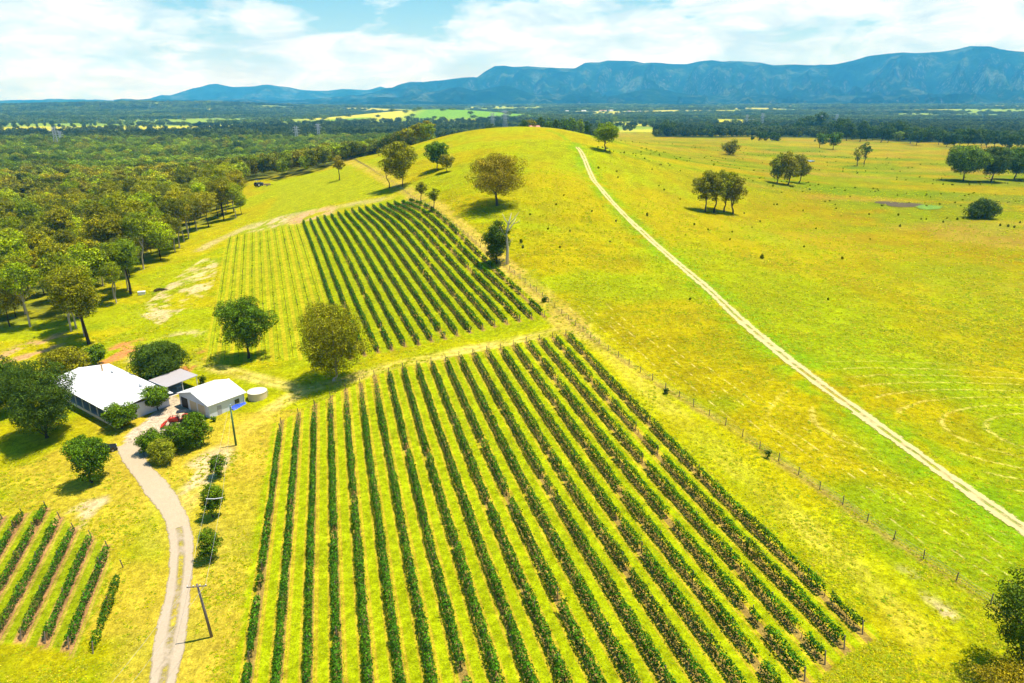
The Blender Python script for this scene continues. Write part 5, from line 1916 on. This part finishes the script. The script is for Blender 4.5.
def tractor(label, x, y, rz, paint, loader=True, scale=1.0, group=None):
    r = thing('tractor', label, 'tractor', (x, y, zg(x, y)), rz, group, scale)
    b = MB()
    b.prism([(.25, .75), (1.75, .72), (1.82, .85), (1.80, 1.18), (1.55, 1.32), (.3, 1.42)], -.34, .34)
    b.box(1.822, -.27, .8, 1.85, .27, 1.15, 1)
    b.build('bonnet', [paint, m_black], r)
    b = MB()
    b.box(-.9, -.22, .5, 1.7, .22, .75)
    b.box(-.45, -.45, .72, .3, .45, .85)
    b.build('chassis', m_black, r)
    for sy_ in (-1, 1):
        b = MB()
        pts = [(-.65 + .78 * math.cos(a_), 0, .72 + .78 * math.sin(a_)) for a_ in np.linspace(.5, 2.7, 8)]
        v = [(p_[0], sy_ * .42, p_[2]) for p_ in pts] + [(p_[0], sy_ * .92, p_[2]) for p_ in pts]
        v += [(p_[0], sy_ * .42, p_[2] - .05) for p_ in pts] + [(p_[0], sy_ * .92, p_[2] - .05) for p_ in pts]
        f = []
        for i in range(7):
            f += [(i, i + 1, i + 9, i + 8), (i + 16, i + 24, i + 25, i + 17), (i, i + 16, i + 17, i + 1), (i + 8, i + 9, i + 25, i + 24)]
        b.add(v, f)
        b.build('mudguard', paint, r)
        wheel(r, -.65, sy_ * .70, .68, .42)
        wheel(r, 1.35, sy_ * .62, .42, .28)
    b = MB()
    b.box(-.55, -.22, .86, -.1, .22, 1.0)
    b.box(-.62, -.22, .95, -.5, .22, 1.4)
    b.build('seat', m_black, r)
    b = MB()
    b.tube([(.25, 0, 1.3), (.05, 0, 1.55)], .025, 6)
    ring = [(.03 + .02 * math.cos(a_), .19 * math.cos(a_), 1.57 + .17 * math.sin(a_)) for a_ in np.linspace(0, 2 * math.pi, 13)]
    b.tube(ring, .018, 5, cap=False)
    b.build('steering_wheel', m_black, r)
    b = MB()
    for x_, y_ in ((-.85, -.45), (-.85, .45), (.25, -.45), (.25, .45)):
        b.tube([(x_, y_, .8), (x_, y_, 2.25)], .035, 6)
    b.build('roll_frame', m_black, r)
    b = MB()
    b.prism([(-1.0, 2.25), (.42, 2.25), (.48, 2.30), (.38, 2.36), (-.9, 2.36), (-1.05, 2.30)], -.58, .58)
    b.build('canopy', m_black if loader else paint, r)
    b = MB()
    b.tube([(1.1, .2, 1.3), (1.1, .2, 1.95)], .04, 8)
    b.build('exhaust', m_black, r)
    if loader:
        b = MB()
        for sy_ in (-1, 1):
            b.tube([(.35, sy_ * .48, .9), (.5, sy_ * .48, 1.5), (1.5, sy_ * .48, 1.45), (2.25, sy_ * .48, .75), (2.45, sy_ * .48, .45)], .07, 6)
        b.tube([(2.2, -.48, .8), (2.2, .48, .8)], .05, 6)
        b.build('loader_arm', paint, r)
        b = MB()
        b.prism([(2.45, .1), (3.15, .06), (3.15, .12), (2.6, .2), (2.52, .62), (2.44, .62)], -.85, .85)
        for sy_ in (-.85, .82):
            b.add([(2.46, sy_, .12), (3.1, sy_, .1), (2.5, sy_, .6), (2.46, sy_ + .03, .12), (3.1, sy_ + .03, .1), (2.5, sy_ + .03, .6)], [(0, 1, 2), (5, 4, 3), (0, 3, 4, 1), (1, 4, 5, 2), (2, 5, 3, 0)])
        b.build('bucket', paint, r)
    return r


tp = survey([(181.5, 424)])[0]
tractor('red tractor with front loader parked between the garden hedge and the shed', tp[0], tp[1], math.radians(197), m_red, True, 1.12)
ft = survey([(259, 186.5)])[0]
tractor('small dark blue tractor parked by the woods on the upper slope', ft[0], ft[1], math.radians(60), m_navy, False, 1.9)
q_ = survey([(267, 186)])[0]
tr_ = thing('trailer', 'low pale trailer standing behind the dark blue tractor', 'trailer', (q_[0], q_[1], zg(q_[0], q_[1])), math.radians(20), None, 1.5)
b = MB()
b.box(-1.5, -.8, .55, 1.5, .8, .65)
for a_ in ((-1.5, -.8, 1.5, -.75), (-1.5, .75, 1.5, .8), (-1.5, -.75, -1.45, .75), (1.45, -.75, 1.5, .75)):
    b.box(a_[0], a_[1], .654, a_[2], a_[3], 1.0)
b.build('tray', simple('faded_red_tray', (.5, .3, .22), .7, .2, 3), tr_)
b = MB()
b.tube([(1.5, 0, .58), (2.5, 0, .5)], .05, 6)
b.build('drawbar', m_black, tr_)
for y_ in (-.95, .95):
    wheel(tr_, 0, y_, .33, .2)


def car(label, x, y, rz, paint, ute=False):
    r = thing('parked_car', label, 'car', (x, y, zg(x, y)), rz)
    b = MB()
    low = [(-2.1, .32), (2.05, .32), (2.12, .55), (2.0, .82), (1.1, .95), (-2.0, .98), (-2.15, .7)]
    b.prism(low, -.86, .86)
    b.build('body', paint, r)
    b = MB()
    cab = [(-.2, .955), (1.05, .95), (.55, 1.48), (-.1, 1.52)] if ute else [(-1.75, .985), (1.05, .952), (.45, 1.42), (-1.1, 1.46)]
    zr_ = 1.46
    n_ = len(cab)
    v = [(u, -.80 if z < 1.2 else -.66, z) for u, z in cab] + [(u, .80 if z < 1.2 else .66, z) for u, z in cab]
    b.add(v, [tuple(range(n_)), tuple(range(2 * n_ - 1, n_ - 1, -1))] + [(i, i + n_, (i + 1) % n_ + n_, (i + 1) % n_) for i in range(n_)])
    b.build('windows', m_glass, r)
    b = MB()
    a0, a1 = cab[3][0] + .02, cab[2][0] - .02
    b.box(a0, -.64, 1.50 if ute else 1.44, a1, .64, 1.56 if ute else 1.49)
    b.build('roof', paint, r)
    if ute:
        b = MB()
        b.box(-2.2, -.9, .985, -.3, .9, 1.04)
        b.box(-2.2, -.9, 1.044, -.3, -.86, 1.35)
        b.box(-2.2, .86, 1.044, -.3, .9, 1.35)
        b.box(-2.2, -.855, 1.044, -2.16, .855, 1.35)
        b.build('tray', paint, r)
    for x_ in (-1.3, 1.3):
        for y_ in (-.80, .80):
            wheel(r, x_, y_, .32, .2, None, m_steel)
    for y_ in (-.62, .62):
        box_part('headlight', m_trim, r, 2.04, y_ - .16, .62, 2.09, y_ + .16, .74)
    return r


q_ = survey([(104, 452)])[0]
car('dark car parked half under the loose leafy tree on the lawn', q_[0], q_[1], math.radians(35), m_cardark)
q_ = survey([(91, 361)])[0]
car('white utility under the trees at the back of the farmhouse', q_[0], q_[1], math.radians(10), m_carwhite, True)

# ------------------------------------------------------------------ poles and wires
def at_t(a, b, t_, sag):
    p_ = np.array(a) * (1 - t_) + np.array(b) * t_
    p_[2] -= 4 * sag * t_ * (1 - t_)
    return p_


p1 = survey([(212, 637)])[0]
p1[2] = zg(p1[0], p1[1])
H1 = height_to(p1, 584)
p2 = survey([(236, 445)])[0]
p2[2] = zg(p2[0], p2[1])
H2 = height_to(p2, 405)
lean1 = (-.085 * H1, .0)
r1 = thing('utility_pole', 'grey timber power pole with a crossarm, leaning beside the gravel drive', 'power pole', tuple(p1), 0, 'power poles')
b = MB()
b.tube([(0, 0, -.4), (lean1[0] * .5, 0, H1 * .5), (lean1[0], 0, H1)], [.17, .14, .11], 10)
b.build('pole', m_polegrey, r1, True)
ca = math.radians(8)
arm = MB()
arm.tube([(lean1[0] - 1.05 * math.cos(ca), -1.05 * math.sin(ca) - .12, H1 - .25), (lean1[0] + 1.05 * math.cos(ca), 1.05 * math.sin(ca) - .12, H1 - .25)], .065, 6)
arm.build('crossarm', m_polegrey, r1)
ends1 = []
for s_ in (-.95, -.35, .35, .95):
    q_ = (lean1[0] + s_ * math.cos(ca), s_ * math.sin(ca) - .12, H1 - .17)
    b = MB()
    b.tube([q_, (q_[0], q_[1], q_[2] + .07), (q_[0], q_[1], q_[2] + .14)], [.035, .06, .03], 8)
    b.build('insulator', m_trim, r1, True)
    ends1.append((p1[0] + q_[0], p1[1] + q_[1], p1[2] + q_[2] + .12))
r2 = thing('utility_pole', 'green timber power pole standing in front of the white shed', 'power pole', tuple(p2), 0, 'power poles')
b = MB()
b.tube([(0, 0, -.4), (0, 0, H2)], [.18, .13], 10)
b.build('pole', m_polegreen, r2, True)
b = MB()
b.tube([(0, 0, H2 + .002), (0, 0, H2 + .1)], [.15, .06], 10)
b.build('cap', m_steel, r2)
ends2 = []
for i, s_ in enumerate((-.22, -.2, .2, .22)):
    q_ = (s_, -.12, H2 - .25 - .28 * (i % 2))
    b = MB()
    b.tube([(s_ * .5, -.1, q_[2]), q_], .04, 6)
    b.build('insulator', m_trim, r2)
    ends2.append((p2[0] + q_[0], p2[1] + q_[1], p2[2] + q_[2]))
for i in (0, 3):
    pts = [at_t(ends1[i], ends2[i], t_, .7) for t_ in np.linspace(0, 1, 24)]
    # the spreader bar holds the pair apart at mid span
    for j, t_ in enumerate(np.linspace(0, 1, 24)):
        spread = np.array((math.cos(ca), math.sin(ca), 0)) * (.95 if i else -.95)
        mid = at_t((np.array(ends1[0]) + np.array(ends1[3])) / 2, (np.array(ends2[0]) + np.array(ends2[3])) / 2, t_, .7)
        k_ = 1.0 if t_ < .42 else max(0.0, 1 - (t_ - .42) / .58)
        pts[j] = mid + spread * (k_ + (1 - k_) * .22)
    b = MB()
    b.tube(pts, .011, 5)
    tag(b.build('power_line', m_wire), 'thin power line from the leaning pole to the green pole, %s' % ('nearer the drive' if i == 0 else 'nearer the vines'), 'power line', 'power lines over the roadside shrubs')
    back = (ends1[i][0] - 4.5, ends1[i][1] - 34.0, ends1[i][2] - .4)
    b = MB()
    b.tube([at_t(ends1[i], back, t_, .9) for t_ in np.linspace(0, 1, 20)], .011, 5)
    tag(b.build('power_line', m_wire), 'thin power line from the leaning pole towards the picture bottom, %s' % ('nearer the drive' if i == 0 else 'nearer the vines'), 'power line', 'power lines below the leaning pole')
m0 = at_t((np.array(ends1[0]) + np.array(ends1[3])) / 2, (np.array(ends2[0]) + np.array(ends2[3])) / 2, .40, .7)
b = MB()
b.tube([m0 - np.array((math.cos(ca), math.sin(ca), .0)) * 1.08, m0 + np.array((0, 0, -.10)), m0 + np.array((math.cos(ca), math.sin(ca), 0.0)) * 1.08], .045, 6)
tag(b.build('wire_spreader', m_trim), 'pale spreader bar hanging on the two power lines above a shrub', 'wire spreader')

# ------------------------------------------------------------------ fence beside the vines
fl = FENCE
root = thing('wire_fence', 'long wire paddock fence on timber posts between the vines and the pasture', 'fence', (fl[0][0], fl[0][1], zg(*fl[0])))
fb = root.location
ids = np.arange(1, len(fl) - 1, 4)
prev = None
wz = []
for j, i in enumerate(ids):
    x, y = fl[i]
    z = zg(x, y)
    wz.append((x - fb[0], y - fb[1], z - fb[2]))
    if j < 98:
        add_post(root, x, y, z, fb[0], fb[1], fb[2], 1.3 + .12 * math.sin(j * 2.3), (.04 * math.sin(j * 1.7), .05 * math.cos(j * 2.9)), 'post', .068)
    else:
        if j == 98:
            farp = MB()
        farp.tube([(x - fb[0], y - fb[1], z - fb[2] - .3), (x - fb[0], y - fb[1], z - fb[2] + 1.3)], .085, 5)
if len(ids) > 98:
    tag(farp.build('post', m_post, root), kind='stuff')
for hgt in (.35, .7, 1.05):
    b = MB()
    b.tube([(x, y, z + hgt) for x, y, z in wz], .010, 4)
    b.build('wire', m_steel, root)

# ------------------------------------------------------------------ odds and ends on the grass
c = survey([(142, 294.5)])[0]
bx = thing('storage_bin', 'small white storage bin on the grass at the forest edge', 'storage bin', (c[0], c[1], zg(c[0], c[1])), .4)
b = MB()
b.prism([(-.9, .0), (.9, .0), (1.05, .95), (-1.05, .95)], -.65, .65)
b.build('body', m_trim, bx)
box_part('lid', m_wallw, bx, -1.1, -.72, .955, 1.1, .72, 1.05)
c = survey([(161.5, 290.5)])[0]
lp = thing('brush_pile', 'dark pile of charred branches at the edge of the sandy clearing', 'brush pile', (c[0], c[1], zg(c[0], c[1])), .3)
r9 = random.Random(9)
b = MB()
for i in range(26):
    a_ = r9.uniform(-.5, .5)
    x, y, z = r9.uniform(-1.6, 1.6), r9.uniform(-.8, .8), r9.uniform(.1, .7)
    l_ = r9.uniform(.8, 1.7)
    b.tube([(x - l_ * math.cos(a_), y - l_ * math.sin(a_), z * r9.uniform(.2, 1)), (x, y, z + .1), (x + l_ * math.cos(a_), y + l_ * math.sin(a_), z * r9.uniform(.2, 1))], [.05, .08, .04], 5)
b.build('branches', m_bark_dark, lp)

# pond and hollow on the flats


def blob(name, px, py, rx, ry, mat, lift):
    c = survey([(px, py)])[0]
    n_ = 28
    V = [(c[0], c[1], zg(c[0], c[1]) + lift)]
    for i in range(n_):
        a_ = i * 2 * math.pi / n_
        q_ = 1 + .18 * math.sin(3 * a_ + 1) + .1 * math.sin(5 * a_)
        x, y = c[0] + rx * q_ * math.cos(a_), c[1] + ry * q_ * math.sin(a_)
        V.append((x, y, zg(x, y) + lift))
    o = mesh_obj(name, np.array(V), [(0, i + 1, (i + 1) % n_ + 1) for i in range(n_)], [mat], None, True)
    return tag(o, kind='structure')


m_water = simple('pond_water', (.10, .12, .12), .05, .1, .2, spec=.8)
blob('pond_water', 806, 161, 7.5, 11, m_water, .35)
blob('dam_mud', 899, 204.5, 11, 8, simple('wet_mud_and_reeds', (.075, .05, .018), .8, .6, .35), .25)
blob('dam_grass', 925, 207, 8, 8, simple('lush_grass', (.12, .24, .012), .9, .4, .5), .22)

# ------------------------------------------------------------------ far things
m_pyl = simple('pylon_steel', (.40, .44, .47), .6, .1, .1)


def pylon(px, pyb, pyt, D, label):
    r = ray(px, pyb)
    t_ = D / r[1]
    x, y = r[0] * t_, D
    z = float(height(x, y)[0])
    zt = CAM_H + ray(px, pyt)[2] / ray(px, pyt)[1] * D
    H = zt - z
    root = thing('pylon', label, 'pylon', (x, y, z), .5, 'transmission pylons in the valley')
    b = MB()
    wb, wt = H * .11, H * .022

    def leg(sx_, sy_, f):
        k = wb * (1 - f) + wt * f
        if f > .62:
            k = wb * .38 + wt * .62
        return (sx_ * k, sy_ * k, f * H)
    r_ = max(.13, D * .00016)
    for sx_ in (-1, 1):
        for sy_ in (-1, 1):
            b.tube([leg(sx_, sy_, 0), leg(sx_, sy_, .62), leg(sx_, sy_, 1)], r_, 4)
    lv = [0, .16, .30, .42, .53, .62, .70, .78, .86, .94]
    for f0, f1 in zip(lv[:-1], lv[1:]):
        for (a_, c_) in (((-1, -1), (1, -1)), ((1, -1), (1, 1)), ((1, 1), (-1, 1)), ((-1, 1), (-1, -1))):
            b.tube([leg(*a_, f0), leg(*c_, f1)], r_ * .6, 4)
            b.tube([leg(*c_, f0), leg(*a_, f1)], r_ * .6, 4)
    b.build('lattice', m_pyl, root)
    for f, wd in ((.66, .17), (.79, .21), (.92, .16)):
        b = MB()
        for s_ in (-1, 1):
            b.tube([(0, -wt, f * H), (s_ * wd * H, 0, f * H + .01 * H)], r_ * .8, 4)
            b.tube([(0, wt, f * H), (s_ * wd * H, 0, f * H + .01 * H)], r_ * .8, 4)
            b.tube([(0, 0, f * H + .05 * H), (s_ * wd * H, 0, f * H + .01 * H)], r_ * .8, 4)
            b.tube([(s_ * wd * H, 0, f * H + .01 * H), (s_ * wd * H, 0, f * H - .05 * H)], r_ * .6, 4)
        b.build('crossarm', m_pyl, root)


pylon(57, 147, 126.5, 1080, 'steel pylon above the western forest, the taller of the pair there')
pylon(62.5, 148, 131, 1130, 'steel pylon close beside the taller pylon above the western forest')
pylon(297, 141, 126, 1180, 'steel pylon rising from the valley woods, the western of two')
pylon(319, 138, 123.5, 1300, 'steel pylon rising from the valley woods, the eastern of two')
pylon(492.5, 126, 112, 1500, 'steel pylon beyond the grass crest, the western of two')
pylon(505, 126, 110, 1420, 'steel pylon beyond the grass crest, the eastern of two')
pylon(746.5, 122.5, 114.5, 1900, 'steel pylon behind the far paddock, slim westernmost one')
pylon(762, 122.5, 113, 1800, 'steel pylon behind the far paddock over three dark trees')
pylon(821, 124, 115, 1850, 'steel pylon over the dark eastern treeline, the fainter one')
pylon(836, 123.5, 114, 1750, 'pale steel pylon over the dark eastern treeline, the brighter one')

m_farroof = simple('far_red_roof', (.50, .22, .16), .7, .1, .1)
m_farwall = simple('far_white_wall', (.78, .76, .74), .7, .05, .1)


def far_house(px, py, D, L, W, label, rz, rf):
    r = ray(px, py)
    x = r[0] / r[1] * D
    y = D
    z = float(height(x, y)[0])
    root = thing('far_building', label, 'building', (x, y, z), rz, 'white buildings on the far plain')
    b = MB()
    b.box(-L / 2, -W / 2, -6, L / 2, W / 2, 5.5)
    b.build('wall', m_farwall, root)
    gable_roof(L, W, 5.6, 8.0, .6, .3).build('roof', rf, root)


for i, (px, py, L, rf, lb, D) in enumerate([(603, 108, 46, m_farroof, 'long white shed with reddish roof at the foot of the mountains', 4300), (611, 108.5, 30, m_farwall, 'white building touching the long reddish shed on the far plain', 4350),
                                        (629, 109, 34, m_farroof, 'reddish roofed building midway in the far village', 4200), (648, 110, 40, m_farwall, 'long bright white building at the east end of the far village', 3900), (656, 110.5, 28, m_farroof, 'reddish roofed building at the east end of the far village', 3950),
                                        (584, 107.5, 26, m_farwall, 'white building at the west end of the far village', 4300), (567, 107.5, 18, m_farwall, 'lone white building west of the far village', 4200), (640, 108.5, 20, m_farwall, 'small white house among trees in the far village', 4100),
                                        (978, 119.5, 18, m_farwall, 'single white house in the woods under the highest mountain', 2700), (519, 102.5, 24, m_farwall, 'white house on the lower mountain foot beyond the crest', 4600)]):
    far_house(px, py, D, L, 14, lb, .2 + .5 * i, rf)
# house just over the crest
cy_ = 655.0
cx_h = (534 - CX) / F_PX / 1.05 * cy_
r = thing('crest_house', 'pink roofed house half hidden behind the grass crest of the hill', 'house', (cx_h, cy_, zg(cx_h, cy_)), .4)
Hc = height_to((cx_h, cy_, zg(cx_h, cy_)), 125.5)
box_part('wall', m_farwall, r, -5, -3.5, -1, 5, 3.5, Hc - 2.2)
gable_roof(10, 7, Hc - 2.2, Hc, .5, .15).build('roof', m_farroof, r)
# masts on the highest mountain
for i, (px, tp_, lb) in enumerate(((976, 42.5, 'thin mast on the summit of the highest mountain, west one'), (980.5, 42, 'thin mast on the summit of the highest mountain, east one'))):
    D = 11500.0
    x, y = math.sin(math.atan(ray(px, 46)[0] / ray(px, 46)[1])) * D, math.cos(math.atan(ray(px, 46)[0] / ray(px, 46)[1])) * D
    rr2 = ray(px, tp_)
    zt = CAM_H + rr2[2] / math.hypot(rr2[0], rr2[1]) * D
    r = thing('summit_mast', lb, 'mast', (x, y, zt - 95), 0, 'masts on the mountain')
    b = MB()
    b.tube([(0, 0, 0), (0, 0, 95)], [2.6, 1.4], 6)
    b.build('pole', m_steel, r)
    b = MB()
    b.tube([(0, 0, 75), (0, 0, 78), (0, 0, 81)], [2.0, 3.2, 2.0], 8)
    b.build('antenna_drum', m_trim, r)
